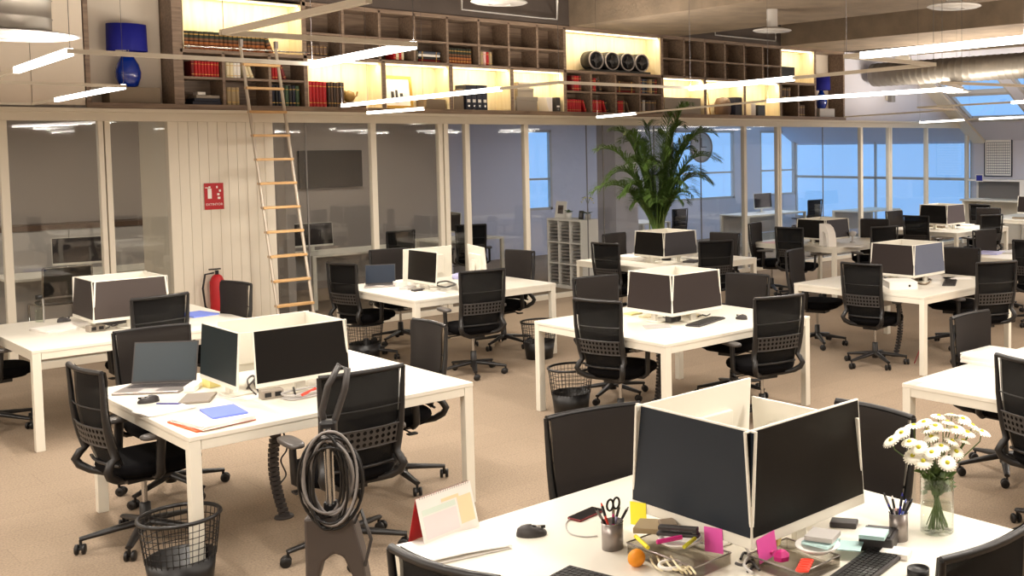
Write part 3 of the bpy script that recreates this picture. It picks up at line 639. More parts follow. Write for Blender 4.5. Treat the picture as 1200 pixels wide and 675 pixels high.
DN = {1: 'beside the first glass panels, with a water bottle', 2: 'with the open laptop and coloured folders', 3: 'in front of the ladder with a small laptop and clutter', 4: 'in the middle of the room with a yellow notepad',
      5: 'closest to the viewer, with the vase of daisies', 6: 'with a white binder and one pale blue screen', 7: 'with only a pile of paper on it', 8: 'right in front of the palm tree', 9: 'with a white arched file holder',
      10: 'under the farthest glass panels, with screens in a box', 11: 'half hidden behind chairs at the edge of view', 12: 'farthest away, before the planner wall'}
dk = make_desk()
for n, (x, y) in DP.items():
    o = dk if n == 1 else tree(dk)
    o.location = (x, y, 0); tag(o, 'white square shared desk '+DN[n], 'desk', 'white square shared desks')
SH = {1: 'the desk with the water bottle', 2: 'the desk with coloured folders', 3: 'the desk before the ladder', 4: 'the middle desk', 5: 'the desk with the daisies', 6: 'the desk with the white binder',
      7: 'the desk with the paper pile', 8: 'the desk before the palm', 9: 'the arched file holder desk', 10: 'the farthest glass desk', 11: 'the half hidden desk', 12: 'the farthest desk'}
SD = {'-X': 'left side', '+X': 'right side', '-Y': 'near side', '+Y': 'far side'}

# ------------------------------------------------------------------ chairs
def make_chair():
    r = empty('office_chair', (0, 0, 0))
    # seat
    q = MB(); q.cushion(.48, .47, .425, .495, (.03, 0)); q.cushion(.42, .40, .405, .43, (.02, 0)); q.build('seat', M['seat'], r)
    # back: an upholstered sheet and a mesh sheet
    def bp(u, v, off=0):
        z = .50+.515*v; w = .185+.04*v-.012*v*v
        x = -.215-.075*v-.04*math.sin(math.pi*min(1, v*1.1))*.6+.028*u*u+off
        return (x, u*w, z)
    nu, nv = 10, 10
    for nm, off, mk in (('back_cushion', .012, 'fabric'), ('back_mesh', -.006, 'meshback')):
        vs = [bp(-1+2*i/nu, j/nv, off) for j in range(nv+1) for i in range(nu+1)]; fs = [(j*(nu+1)+i, j*(nu+1)+i+1, (j+1)*(nu+1)+i+1, (j+1)*(nu+1)+i) for j in range(nv) for i in range(nu)]
        q = MB()
        if nm == 'back_cushion':
            vs2 = [bp((-1+2*i/nu)*.985, j/nv, off+.010) for j in range(nv+1) for i in range(nu+1)]; k = len(vs)
            q.add(vs2, fs, 0, True); 
            q.add(vs, [f[::-1] for f in fs], 1, True)
            q.build(nm, [mesh_f, M['meshback']], r)
        else: pass
    # frame
    q = MB(); side = []
    for v in (1, .8, .6, .4, .25, .1): p = bp(1, v, -.006); side.append(Vector((p[0], p[1]+.006, p[2])))
    side += [Vector((-.235, .2, .53)), Vector((-.255, .213, .49)), Vector((-.24, .2, .455)), Vector((-.2, .165, .425)), Vector((-.14, .1, .405)), Vector((-.1, .0, .398))]
    rs = [.011, .013, .015, .018, .020, .021, .021, .022, .022, .021, .020, .020]
    full = side+[Vector((p.x, -p.y, p.z)) for p in side[:-1][::-1]]
    q.tube(full, rs+rs[:-1][::-1], 8)
    q.tube([bp(u, 1, -.004) for u in (-1.03, -.6, -.2, .2, .6, 1.03)], .013, 8)
    q.build('back_frame', M['plastic'], r)
    q = MB(); q.tube([bp(u, .0, 0) for u in (-1, -.5, 0, .5, 1)], .009, 6); q.build('cross_bar', M['plastic'], r); q = MB(); q.tube([bp(u, .62, -.010) for u in (-1, -.5, 0, .5, 1)], .0035, 6); q.build('cross_bar', M['plastic'], r)
    # lumbar strip pierced with hexagonal holes
    q = MB(); cols, rows = 11, 3
    def lp(u, v): p = bp(u, v, -.014); return Vector(p)
    for j in range(rows):
        for i in range(cols):
            u0_, u1_ = -.93+1.86*i/cols, -.93+1.86*(i+1)/cols; v0, v1 = .22+.19*j/rows, .22+.19*(j+1)/rows
            oc = [(u0_, v0), ((u0_+u1_)/2, v0), (u1_, v0), (u1_, v1), ((u0_+u1_)/2, v1), (u0_, v1)]
            cu, cv = (u0_+u1_)/2, (v0+v1)/2
            ic = [(cu+(a-cu)*k, cv+(b-cv)*.62) for (a, b), k in zip(oc, (.45, .01, .45, .45, .01, .45))]
            ic = [(cu-(u1_-u0_)*.30, cv-(v1-v0)*.16), (cu, cv-(v1-v0)*.36), (cu+(u1_-u0_)*.30, cv-(v1-v0)*.16), (cu+(u1_-u0_)*.30, cv+(v1-v0)*.16), (cu, cv+(v1-v0)*.36), (cu-(u1_-u0_)*.30, cv+(v1-v0)*.16)]
            vs = [lp(*p) for p in oc]+[lp(*p) for p in ic]
            q.add(vs, [(k, (k+1) % 6, 6+(k+1) % 6, 6+k)[::-1] for k in range(6)])
    q.tube([lp(u, .417) for u in (-.97, -.5, 0, .5, .97)], .004, 5); q.tube([lp(u, .213) for u in (-.97, -.5, 0, .5, .97)], .004, 5)
    q.build('lumbar_grille', M['lumbar'], r)
    for s in (-1, 1):
        q = MB(); q.tube([(-.02, s*.16, .415), (-.02, s*.235, .415), (-.02, s*.268, .44), (-.02, s*.27, .5), (-.01, s*.27, .635)], [.014, .015, .016, .016, .016], 8, flat=(1.1, 1.5)); a = q.build('armrest', M['plastic'], r)
        q = MB(); q.cushion(.085, .25, .633, .659, (.01, s*.27), 20, 3.5); q.build('arm_pad', M['pad'], a)
    q = MB(); q.box(-.11, .12, -.075, .075, .36, .408); q.tube([(.0, .07, .39), (.0, .2, .385), (0, .24, .38)], .006, 6); q.box(-.03, .03, .23, .27, .374, .386); q.build('mechanism', M['plastic'], r, .006)
    q = MB(); q.lathe([(.014, .2), (.014, .37)], 12); q.build('gas_lift', M['chrome'], r)
    q = MB(); q.lathe([(.0, .07), (.03, .07), (.034, .11), (.03, .13), (.027, .22), (.018, .225), (0.0, .225)], 16); q.build('lift_cover', M['plastic'], r)
    q = MB()
    for k in range(5):
        T = Matrix.Rotation(2*math.pi*k/5+.3, 4, 'Z')
        q.tube([(.015, 0, .118), (.12, 0, .105), (.24, 0, .088), (.31, 0, .078)], [.027, .024, .019, .016], 8, flat=(.75, 1.15), T=T)
    q.build('star_base', M['plastic'], r)
    for k in range(5):
        T = Matrix.Rotation(2*math.pi*k/5+.3, 4, 'Z') @ Matrix.Translation((.305, 0, 0)) @ Matrix.Rotation(1.1+k*1.7, 4, 'Z')
        q = MB()
        for y in (-.017, .017): q.lathe([(0, -.009), (.024, -.009), (.028, -.005), (.028, .005), (.024, .009), (0, .009)], 16, (0, 0, 0), 0, T @ Matrix.Translation((-.012, y, .028)) @ Matrix.Rotation(math.pi/2, 4, 'X'))
        q.tube([(0, 0, .075), (0, 0, .045), (-.012, 0, .03)], .008, 6, T=T); q.tube([(-.012, -.026, .028), (-.012, .026, .028)], .008, 6, T=T)
        q.build('caster', M['rubber'], r)
    return r
mesh_f = mesh_cloth('chair_front_mesh_fabric', (36, 31, 29), .06)
ch0 = make_chair()
# (desk, side): back-top centre, facing
CH = {(1, '-Y'): (2.87, 9.11, 100, -.15), (1, '+X'): (3.62, 9.54, 190, 0), (1, '-X'): (1.62, 10.0, 5, 0), (2, '-X'): (1.60, 6.42, 5, 0), (2, '-Y'): (2.55, 5.16, 86, 0), (2, '+X'): (3.60, 6.3, 178, 0), (2, '+Y'): (2.30, 7.55, -92, 0),
      (3, '-X'): (4.83, 10.25, 12, 0), (3, '-Y'): (5.41, 8.56, 80, 0), (3, '+X'): (6.75, 9.9, 190, 0), (3, '+Y'): (5.9, 11.3, -95, 0), (4, '-X'): (4.86, 6.22, 14, 0), (4, '-Y'): (5.88, 5.27, 74, 0), (4, '+Y'): (5.78, 7.4, -99, 0),
      (4, '+X'): (6.75, 6.43, 193, 0), (5, '+Y'): (2.83, 3.66, -104, 0), (5, '+X'): (3.66, 2.72, 176, 0), (5, '-X'): (1.46, 2.6, 10, 0), (5, '-Y'): (2.62, 1.52, 84, 0), (6, '-X'): (7.95, 6.13, 8, 0), (6, '+Y'): (8.57, 7.54, -72, 0),
      (6, '+X'): (9.85, 6.2, 195, 0), (6, '-Y'): (8.87, 5.17, 62, 0), (7, '+Y'): (6.06, 3.78, -92, 0), (7, '-X'): (4.92, 2.72, -12, 0), (8, '-X'): (7.82, 9.82, 8, 0), (8, '+Y'): (8.79, 10.85, -80, 0), (8, '-Y'): (8.84, 8.95, 68, 0),
      (8, '+X'): (9.77, 9.72, 195, 0), (9, '-X'): (10.85, 9.6, 12, 0), (9, '+Y'): (11.2, 10.6, -70, 0), (9, '+X'): (12.85, 9.6, 200, 0), (9, '-Y'): (11.75, 8.6, 70, 0), (10, '+Y'): (14.6, 10.55, -92, 0), (10, '-X'): (13.75, 9.5, 10, 0),
      (10, '+X'): (16.15, 9.6, 190, 0), (10, '-Y'): (14.62, 8.62, 70, 0), (11, '+Y'): (12.04, 7.26, -100, 0), (11, '-X'): (11.0, 6.0, 10, 0), (12, '-X'): (16.95, 10.3, 0, 0), (12, '-Y'): (18.0, 8.5, 90, 0)}
first = True
for (n, s), (x, y, fdeg, dx) in CH.items():
    o = ch0 if first else tree(ch0); first = False
    a = R(fdeg); o.location = (x+.30*math.cos(a)+dx*0, y+.30*math.sin(a), 0); o.rotation_euler = (0, 0, a)
    tag(o, f'black mesh office chair at the {SD[s]} of {SH[n]}', 'chair', 'black mesh office chairs')

# ------------------------------------------------------------------ monitors
def make_monitor(w=.545, h=.305, chin=.022):
    r = empty('monitor', (0, 0, 0)); T = Matrix.Translation((0, 0, .075)) @ Matrix.Rotation(R(-4), 4, 'Y')
    q = MB(); q.box(-.012, 0, -w/2, w/2, 0, h+chin, 0, T); q.box(-.035, -.012, -w*.3, w*.3, .05, h*.8, 0, T); q.build('casing', M['monwhite'], r, .003)
    q = MB(); q.box(0, .0012, -w/2+.006, w/2-.006, chin+.004, h+chin-.006, 0, T); q.build('screen', M['screen'], r)
    q = MB(); q.box(-.075, -.05, -.028, .028, .012, .26); q.box(-.06, -.03, -.03, .03, .2, .26); q.build('stand', M['monwhite'], r, .003)
    q = MB(); q.cushion(.17, .15, .0, .012, (-.10, 0), 24, 5); q.build('foot', M['monwhite'], r)
    return r
mon = make_monitor(); monb = make_monitor(.612, .36, .034)
placed = {'s': 0, 'b': 0}
def monitor(x, y, a, label, big=False, scr=None, n_scale=1):
    k = 'b' if big else 's'; src = monb if big else mon
    o = src if not placed[k] else tree(src); placed[k] += 1
    o.location = (x, y, DH); o.rotation_euler = (0, 0, R(a)); tag(o, label, 'monitor', 'white monitors boxed back to back')
    if n_scale != 1: o.scale = (1, 1, n_scale)
    if scr:
        for c in o.children:
            if c.name.startswith('screen'): c.data = c.data.copy(); c.data.materials[0] = M[scr]
    return o
for n_, c_ in dict(s_pale_reflection=(98, 104, 122), s_ash_reflection=(64, 62, 66), s_mauve_reflection=(78, 70, 72), s_brown_reflection=(72, 64, 61), s_teal_reflection=(26, 36, 40), s_slate_reflection=(36, 42, 50), s_black=(14, 11, 10), s_umber=(46, 39, 38)).items():  # reflections painted into the base colour of the paler and bluish screens
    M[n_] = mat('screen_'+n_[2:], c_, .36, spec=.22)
SCR = {(6, '-Y'): 's_pale_reflection', (8, '-Y'): 's_ash_reflection', (10, '-Y'): 's_mauve_reflection', (9, '-Y'): 's_ash_reflection', (1, '-Y'): 's_brown_reflection', (1, '-X'): 's_umber', (2, '-X'): 's_teal_reflection', (5, '-X'): 's_slate_reflection', (5, '-Y'): 's_black', (2, '-Y'): 's_black', (4, '-X'): 's_umber', (4, '-Y'): 's_umber', (6, '-X'): 's_umber', (8, '-X'): 's_black', (9, '-X'): 's_black', (10, '-X'): 's_black'}
CL = {1: (2.76, 9.74, 0), 2: (2.66, 6.40, 0), 4: (5.84, 6.42, 0), 5: (2.80, 2.685, 1), 6: (8.98, 6.30, 0), 8: (8.72, 9.73, 0), 9: (11.75, 9.72, 0), 10: (14.9, 9.75, 0), 12: (18.15, 9.75, 0)}
for n, (x, y, b) in CL.items():
    hb = .31 if b else .28
    for s, (dx, dy, a) in {'-X': (-1, 0, 180), '+X': (1, 0, 0), '-Y': (0, -1, -90), '+Y': (0, 1, 90)}.items():
        ox, oy, bb = 0, 0, bool(b)
        if (n, s) == (2, '-X'): ox, oy = -.09, .02
        if (n, s) == (5, '+X'): bb = False; ox, oy = -.0, -.03
        if (n, s) == (5, '+Y'): oy = .0
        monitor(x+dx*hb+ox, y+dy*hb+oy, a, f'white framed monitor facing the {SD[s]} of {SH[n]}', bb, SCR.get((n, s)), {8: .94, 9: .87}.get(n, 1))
monitor(5.37, 9.62, 180, 'white framed monitor facing the left side of the desk before the ladder', scr='s_black'); monitor(5.62, 9.95, 90, 'white monitor seen from behind facing the far side of the desk before the ladder'); monitor(6.05, 9.66, -14, 'white monitor back leaning alone at the right of the desk before the ladder')

# ------------------------------------------------------------------ small desk things
DZ = DH+.0005
def put(o, u, v, rz=0, z=DZ, dz=0):
    p = at(u, v, z); o.location = (p.x, p.y, z+dz); o.rotation_euler = (0, 0, R(rz)); return o
def sheet(u, v, rz, lab, w=.21, h=.297, mk='paper', n=1, th=None, z=DZ, name='paper_sheet', cat='paper', group=None):
    th = th or .0012*n; q = MB()
    for i in range(min(n, 6)):
        k = th/min(n, 6); a = .05*math.sin(i*2.1) if n > 1 else 0; q.box(-w/2, w/2, -h/2, h/2, i*k, (i+1)*k*.999, 0, Matrix.Rotation(a, 4, 'Z'))
    return tag(put(q.build(name, M[mk]), u, v, rz, z), lab, cat, group)
def make_mouse():
    q = MB(); prof = [(1, 0), (1, .25), (.92, .6), (.7, .85), (.35, .98), (0, 1)]; vs = []; fs = []; n = 20
    for s, z in prof:
        for k in range(n):
            a = 2*math.pi*k/n; vs.append((math.cos(a)*.055*s, math.sin(a)*.032*s*(1+.1*math.cos(a)), .036*z+(-.006*math.cos(a) if z > .3 else 0)))
    for i in range(5):
        for k in range(n): fs.append((i*n+k, i*n+(k+1) % n, (i+1)*n+(k+1) % n, (i+1)*n+k))
    q.add(vs, fs, 0, True); q.add(vs[:n], [list(range(n))[::-1]])
    r = empty('computer_mouse', (0, 0, 0)); q.build('body', M['dark'], r)
    MB().tube([(.018, 0, .030), (.034, 0, .028)], .0045, 8).build('scroll_wheel', M['lgrey'], r)
    MB().box(.0, .05, -.0008, .0008, .024, .035).build('button_split', M['black'], r); return r
mo = make_mouse(); fm = [True]
def mouse(u, v, rz, lab):
    o = mo if fm[0] else tree(mo); fm[0] = False; return tag(put(o, u, v, rz), lab, 'mouse')
def make_kb():
    r = empty('keyboard', (0, 0, 0)); q = MB(); q.box(-.065, .065, -.215, .215, 0, .014); q.build('case', M['dark'], r, .004)
    q = MB(); rnd = random.Random(3)
    for i in range(6):
        y = -.205; x = -.054+.0185*i
        while y < .2:
            w = .0165 if not (i == 0 and -.09 < y < .02) else .1
            w = min(w, .205-y); q.box(x, x+.0155, y, y+w, .014, .0185); y += w+.0025
    q.build('keys', M['plastic'], r); return r
kb = make_kb(); fk = [True]
def keyboard(u, v, rz, lab):
    o = kb if fk[0] else tree(kb); fk[0] = False; return tag(put(o, u, v, rz), lab, 'keyboard')
def cable(pts, r, lab, mk='dark', cat='cable', name='cable'):
    """smooth cable through points"""
    P = [Vector(p) for p in pts]; out = []
    for i in range(len(P)-1):
        a, b, c, d = P[max(i-1, 0)], P[i], P[i+1], P[min(i+2, len(P)-1)]
        for k in range(6):
            s = k/6; out.append(.5*((2*b)+(c-a)*s+(2*a-5*b+4*c-d)*s*s+(3*b-a-3*c+d)*s**3))
    out.append(P[-1]); c = sum(out, Vector())/len(out)
    o = MB().tube([p-c for p in out], r, 6).build(name, M[mk]); o.location = c; return tag(o, lab, cat)
def dcable(uvs, r, lab, mk='lgrey', z=None):
    z = z or DZ+r; return cable([at(u, v, z) for u, v in uvs], r, lab, mk)
def laptop(u, v, rz, lab, big=1, open_=105, lidc='silver', scr='screenb'):
    r = empty('laptop', (0, 0, 0)); w, d = .33*big, .225*big
    q = MB(); q.box(-d, 0, -w/2, w/2, 0, .014); q.build('base', M['silver'], r, .004)
    q = MB()
    for i in range(5):
        for j in range(13): q.box(-.03-.02*i-.016, -.03-.02*i, -w/2+.025+j*(w-.05)/13, -w/2+.025+(j+.85)*(w-.05)/13, .014, .0155)
    q.build('keys', M['dark'], r)
    q = MB(); q.box(-d+.012, -.14*big, -.045, .045, .014, .0146); q.build('touchpad', M['lgrey'], r)
    T = Matrix.Translation((0, 0, .012)) @ Matrix.Rotation(R(open_-90), 4, 'Y')
    q = MB(); q.box(0, .006, -w/2, w/2, 0, d, 0, T); l = q.build('lid', M[lidc], r, .002)
    q = MB(); q.box(-.001, 0, -w/2+.008, w/2-.008, .014, d-.008, 0, T); q.build('screen', M[scr], l)
    return tag(put(r, u, v, rz), lab, 'laptop')
M['screenb'] = mat('screen_glossy_slate', (46, 58, 66), .35, spec=.4)
M['screenn'] = mat('screen_glossy_navy', (20, 36, 56), .3, spec=.4)
# local axes: +x points away from the user of that thing
# --- desk with coloured folders (2)
laptop(192, 451, 50, 'open silver laptop at the left side of the desk with coloured folders', 1.12, lidc='dark')
mouse(174, 471.5, 170, 'dark mouse beside the open silver laptop')
sheet(192, 481, 8, 'open notebook page with a blue pen beside the dark mouse', .24, .2, n=6, th=.008, name='notebook', cat='notebook')
tag(put(MB().tube([(-.07, 0, .012), (.05, 0, .012), (.07, 0, .0125)], [.004, .004, .001], 8).build('pen', M['bluedk']), 198, 475.5, -50), 'blue pen lying on the open notebook by the laptop', 'pen')
tag(put(MB().box(-.11, .11, -.08, .08, 0, .016).build('tablet', M['greyb'], None, .006), 232, 468, 60), 'taupe grey closed tablet right of the open silver laptop', 'tablet')
sheet(248, 494, 5, 'orange folder at the bottom of the paper pile on the near corner', .30, .33, 'orange', name='folder', cat='folder', th=.008)
sheet(250, 493, 8, 'thick white paper pile between the orange and the blue folder', .27, .32, n=6, th=.022, z=DZ+.009, name='paper_stack')
sheet(262, 483, -5, 'blue violet notebook on top of the white paper pile', .17, .25, 'blue', z=DZ+.0325, name='notebook', cat='notebook', th=.009)
tag(put(MB().box(-.035, .035, -.04, .04, 0, .05).build('note_cube', M['stickyl'], None, .002), 248, 453, 10), 'pale yellow note block by the foot of the left screen', 'note block')
tag(put(MB().box(-.03, .03, -.09, .09, 0, .035).build('storage_box', M['paper'], None, .006), 227, 456, -35), 'small white oblong box between laptop and yellow note block', 'box')
def hub(u, v, rz, lab, mk='greyb'):
    r = empty('power_hub', (0, 0, 0)); MB().box(-.035, .035, -.06, .06, 0, .05).build('body', M[mk], r, .006)
    q = MB(); q.box(-.0365, -.035, -.045, -.01, .012, .038); q.box(-.0365, -.035, .01, .045, .012, .038); q.build('sockets', M['black'], r); return tag(put(r, u, v, rz), lab, 'power hub')
hub(318, 466, 85, 'grey power hub in front of the big dark screen on the folders desk')
tr = empty('desk_tray', (0, 0, 0)); MB().cushion(.13, .24, 0, .012, (0, 0), 24, 4).build('base', M['lgrey'], tr)
q = MB(); q.tube([(.12*math.copysign(abs(math.cos(a))**.5, math.cos(a)), .065*math.copysign(abs(math.sin(a))**.5, math.sin(a)), .03) for a in [2*math.pi*k/24 for k in range(24)]], .006, 6, closed=True); q.build('rim', M['lgrey'], tr)
tag(put(tr, 357, 464, 8), 'grey desk tray of pens before the big dark screen', 'tray')
tag(put(MB().tube([(-.06, 0, 0), (.06, 0, .01)], .008, 8).build('marker', M['redlet']), 362, 460, 30, DZ+.03), 'red marker resting on the grey desk tray', 'marker')
tag(put(MB().tube([(-.08, 0, 0), (.08, 0, .012)], .006, 8).build('pen', M['black']), 345, 460, 70, DZ+.03), 'black pen resting on the grey desk tray', 'pen')
tag(put(MB().cbox((0, 0, .02), (.16, .1, .04)).build('tissue_box', M['paper'], None, .006), 378, 452, 10), 'white low box behind the grey desk tray', 'box')
for k, pts in enumerate((((300, 462), (293, 455), (290, 445), (297, 440), (301, 450)), ((303, 459), (298, 448), (302, 441), (293, 450), (288, 458)))): dcable(pts, .005, ['thin dark cable curling between the two near screens of the folders desk', 'second dark cable looped by the power hub of the folders desk'][k], 'dark')
sheet(285, 462, 20, 'loose white sheet under the left near screen of the folders desk')
cable([(2.36, 5.72, .66), (2.37, 5.7, .56), (2.34, 5.71, .5), (2.36, 5.7, .42), (2.33, 5.7, .38)], .004, 'thin black cable dangling beneath the near edge of the folders desk', 'black')
# --- desk with the water bottle (1)
bt = empty('water_bottle', (0, 0, 0)); MB().lathe([(0, 0), (.033, 0), (.035, .01), (.035, .16), (.03, .175), (.02, .19), (0, .19)], 20).build('body', M['clear'], bt); MB().lathe([(.0, .005), (.031, .005), (.032, .1), (0, .1)], 18).build('water', M['water'], bt)
MB().lathe([(0, .191), (.026, .191), (.026, .225), (0, .226)], 16).build('cap', M['black'], bt); tag(put(bt, 47, 377, 0), 'clear water bottle with a black cap on the far left desk', 'bottle')
tag(put(MB().cbox((0, 0, .1), (.004, .03, .2)).build('card_stand', M['lgrey']), 51.5, 378, 0), 'thin upright clear stand beside the water bottle', 'stand')
mouse(75, 377, 20, 'dark mouse by the left screen near the water bottle'); sheet(62, 387, 10, 'paper pile at the edge of the desk near the water bottle', n=5, th=.02, name='paper_stack'); sheet(90, 380, 30, 'loose sheet in front of the left screen near the water bottle')
hub(112, 388, 100, 'grey power hub before the boxed screens near the water bottle'); keyboard(148, 377, -75, 'dark keyboard before the near screen beside the water bottle desk edge')
sheet(231, 369, 10, 'blue violet folder at the right end of the far left desk', .22, .3, 'blue', th=.012, name='folder', cat='folder')
dcable(((120, 386), (128, 383), (125, 379), (132, 382), (138, 380)), .005, 'tangled dark cable by the power hub near the water bottle', 'dark')
# --- desk before the ladder (3)
laptop(446, 334, 60, 'small laptop with a dark blue screen on the desk before the ladder', .9, 98, 'dark', 'screenn')
for i, (u, v, w, d, h, mk) in enumerate(((469, 335, .12, .08, .05, 'paper'), (486, 333, .07, .05, .11, 'paper'), (478, 339, .16, .1, .03, 'lgrey'), (497, 336, .09, .07, .07, 'paper'), (506, 334, .05, .04, .08, 'lgrey'))):
    tag(put(MB().box(-w/2, w/2, -d/2, d/2, 0, h).build('carton', M[mk], None, .004), u, v, 15*i), ['white small carton right of the small laptop', 'tall white carton in the clutter before the ladder desk screen', 'flat light grey box in the clutter before the screen', 'white carton below the white screen back', 'small grey upright carton by the coiled cable'][i], 'box')
pts = [at(522+10*math.cos(a)+2*math.cos(3*a), 333+3.5*math.sin(a), DZ+.012+.0022*k+.01*math.sin(2*a)) for k, a in [(k, k*.9) for k in range(26)]]
cable(pts, 
 .008, 'black coiled cable heap behind the mesh chair on the ladder desk', 'black')
tag(put(MB().cushion(.12, .22, 0, .05).build('cloth', M['lav']), 538, 326, 40), 'crumpled lavender cloth behind the black coiled cable', 'cloth')
sheet(468, 342, 20, 'loose white sheets at the near edge of the ladder desk', n=3); sheet(505, 343, -15, 'white sheets beside the mesh chair on the ladder desk', n=3); tag(put(MB().cbox((0, 0, .01), (.14, .05, .02)).build('stapler', M['dark'], None, .004), 490, 341, 10), 'dark stapler among the white sheets on the ladder desk', 'stapler')
# --- middle desk (4)
keyboard(827, 378, -73, 'dark keyboard at the near side of the middle desk'); mouse(869, 374, 100, 'dark mouse right of the keyboard on the middle desk')
hub(789, 377, 95, 'black power hub at the corner of the boxed screens on the middle desk', 'dark'); sheet(742, 368, 0, 'yellow notepad by the left screen of the middle desk', .12, .1, 'stickyl', th=.012, name='notepad', cat='notepad'); sheet(760, 371, 10, 'beige notepad beside the yellow one on the middle desk', .14, .1, 'cream', th=.012, name='notepad', cat='notepad')
sheet(770, 383, 60, 'grey notebook near the corner of the middle desk', .15, .2, 'lgrey', th=.008, name='notebook', cat='notebook'); sheet(845, 386, 20, 'white sheet before the keyboard of the middle desk', .3, .2); sheet(790, 387, 15, 'white sheet at the corner of the middle desk', .12, .2); sheet(812, 371, 10, 'cream note block before the right screen of the middle desk', .08, .08, 'cream', th=.02, name='note_block', cat='note block')
dcable(((768, 374), (773, 371), (779, 372), (785, 373), (783, 369)), .004, 'dark pen-like cable by the power hub on the middle desk', 'dark'); dcable(((818, 371), (823, 369), (828, 370), (832, 368)), .005, 'short black cable on the middle desk before the right screen', 'black')
# --- white binder desk (6)
bd = empty('lever_arch_file', (0, 0, 0)); q = MB(); q.box(-.14, .14, -.16, -.155, 0, .075); q.box(-.14, .14, -.155, .16, .07, .075); q.box(-.14, .14, -.155, .16, 0, .005); q.build('cover', M['paper'], bd, .002); q = MB(); q.box(-.13, .13, -.12, .15, .006, .069); q.build('paper_block', M['lgrey'], bd)
q = MB(); q.lathe([(0, 0), (.012, 0), (.012, .002), (0, .002)], 12, (0, 0, 0), 0, Tm((0.06, -.161, .037), 0, 0, R(90))); q.build('finger_hole', M['black'], bd); tag(put(bd, 1054, 337, -40), 'white lever arch file lying flat on the desk with the pale blue screen', 'file')
keyboard(1113, 332, -60, 'dark keyboard at the corner of the white binder desk'); hub(1080, 330, 60, 'taupe power hub before the pale blue screen', 'taupe')
dcable(((1040, 328), (1052, 326), (1060, 329), (1068, 331), (1090, 327), (1085, 333), (1072, 331)), .008, 'thick taupe cable bundle before the pale blue screen', 'taupe'); dcable(((1036, 325), (1045, 327), (1066, 326), (1070, 329)), .006, 'black cable before the dark screen on the binder desk', 'black')
sheet(1100, 325, 10, 'white sheet behind the keyboard on the binder desk'); sheet(1122, 326, 40, 'white sheet at the right of the binder desk')
cable([(8.55, 5.8, .66), (8.5, 5.8, .4), (8.52, 5.82, .2), (8.45, 5.85, .02)], .006, 'dark cable hanging down under the desk with the pale blue screen', 'darkred')
# --- paper pile desk (7)
sheet(1178, 425, 0, 'thick pile of white paper on the otherwise empty desk', .34, .46, n=6, th=.06, name='paper_stack')
sheet(1072, 449, 5, 'thin grey cable flap let into the corner of the paper pile desk', .08, .06, 'lgrey', name='cable_flap', cat='cable flap')
# --- palm desk (8)
sheet(745, 304, 10, 'broad white paper pile on the desk before the palm', .3, .5, n=6, th=.045, name='paper_stack'); sheet(757, 300, -30, 'second paper heap behind the broad pile before the palm', .3, .3, n=5, th=.035, name='paper_stack')
tag(put(MB().lathe([(0, 0), (.06, 0), (.06, .05), (.045, .05), (.045, .02), (0, .02)], 20).build('tape_ring', M['black']), 781, 305, 0), 'round black dish at the corner screens before the palm', 'dish'); tag(put(MB().lathe([(0, 0), (.03, 0), (.03, .1), (0, .1)], 14).build('pen_cup', M['dark']), 778, 301, 0), 'small dark pen cup behind the round black dish', 'pen cup')
sheet(808, 300, 10, 'grey keyboard tray before the right screen near the palm', .14, .36, 'lgrey', th=.03, name='document_tray', cat='tray'); tag(put(MB().box(-.1, .1, -.08, .08, 0, .02).build('tablet', M['dark'], None, .004), 811, 307, 20), 'dark tablet near the mesh chair before the palm', 'tablet')
tag(put(MB().cushion(.1, .12, 0, .07).build('cloth', M['lgrey']), 724, 297, 0), 'small grey crumpled cloth at the far left of the palm desk', 'cloth')
# --- arched file holder desk (9)
ar = empty('file_holder', (0, 0, 0)); a_ = [(-.13, 0), (-.13, .1), (-.11, .19), (-.06, .26), (.02, .3), (.13, .31), (.13, 0), (.03, 0), (.03, .21), (-.03, .18), (-.06, .12), (-.07, 0)]
MB().prism(a_, -.06, .06, 0, Matrix.Rotation(math.pi/2, 4, 'X')).build('body', M['paper'], ar, .003); MB().box(.031, .06, -.05, .05, .001, .2).build('red_file', M['darkred'], ar); tag(put(ar, 970, 288.5, 70), 'white arched file holder with a red file on a far desk', 'file holder')
sheet(908, 284, 0, 'pinkish paper on the left end of the arched file holder desk', .3, .3, 'pinkc'); tag(put(MB().cushion(.12, .16, 0, .04).build('headset', M['dark']), 956, 284, 0), 'dark small headset before the dark screen of the arched holder desk', 'headset'); tag(put(MB().lathe([(0, 0), (.05, 0), (.015, .02), (.012, .08), (.05, .1), (.06, .15), (0, .17)], 16).build('desk_lamp', M['lgrey']), 999, 284, 0), 'small pale round lamp right of the arched file holder', 'lamp')
sheet(1000, 289, 15, 'white sheet at the right end of the arched holder desk')
# --- far desks
sheet(1097, 267, 0, 'dark and tan clutter tray before the dark screen of the farthest glass desk', .1, .3, 'taupe', th=.04, name='document_tray', cat='tray'); sheet(1130, 264, 10, 'white papers beside the small screens of the farthest glass desk', n=4, th=.02, name='paper_stack'); sheet(1140, 268, 40, 'white sheets near the chair of the farthest glass desk', n=3); mouse(1123, 265, 10, 'dark mouse on the farthest glass desk')
sheet(1160, 297, 10, 'bluish papers on the half hidden desk', .3, .3, 'lav', n=4, th=.02, name='paper_stack'); sheet(1185, 296, 30, 'grey papers on the right of the half hidden desk', .3, .3, 'lgrey', n=4, th=.015, name='paper_stack')
sheet(1196, 256.5, 0, 'dark tray with papers on the farthest desk', .1, .3, 'taupe', th=.03, name='document_tray', cat='tray')

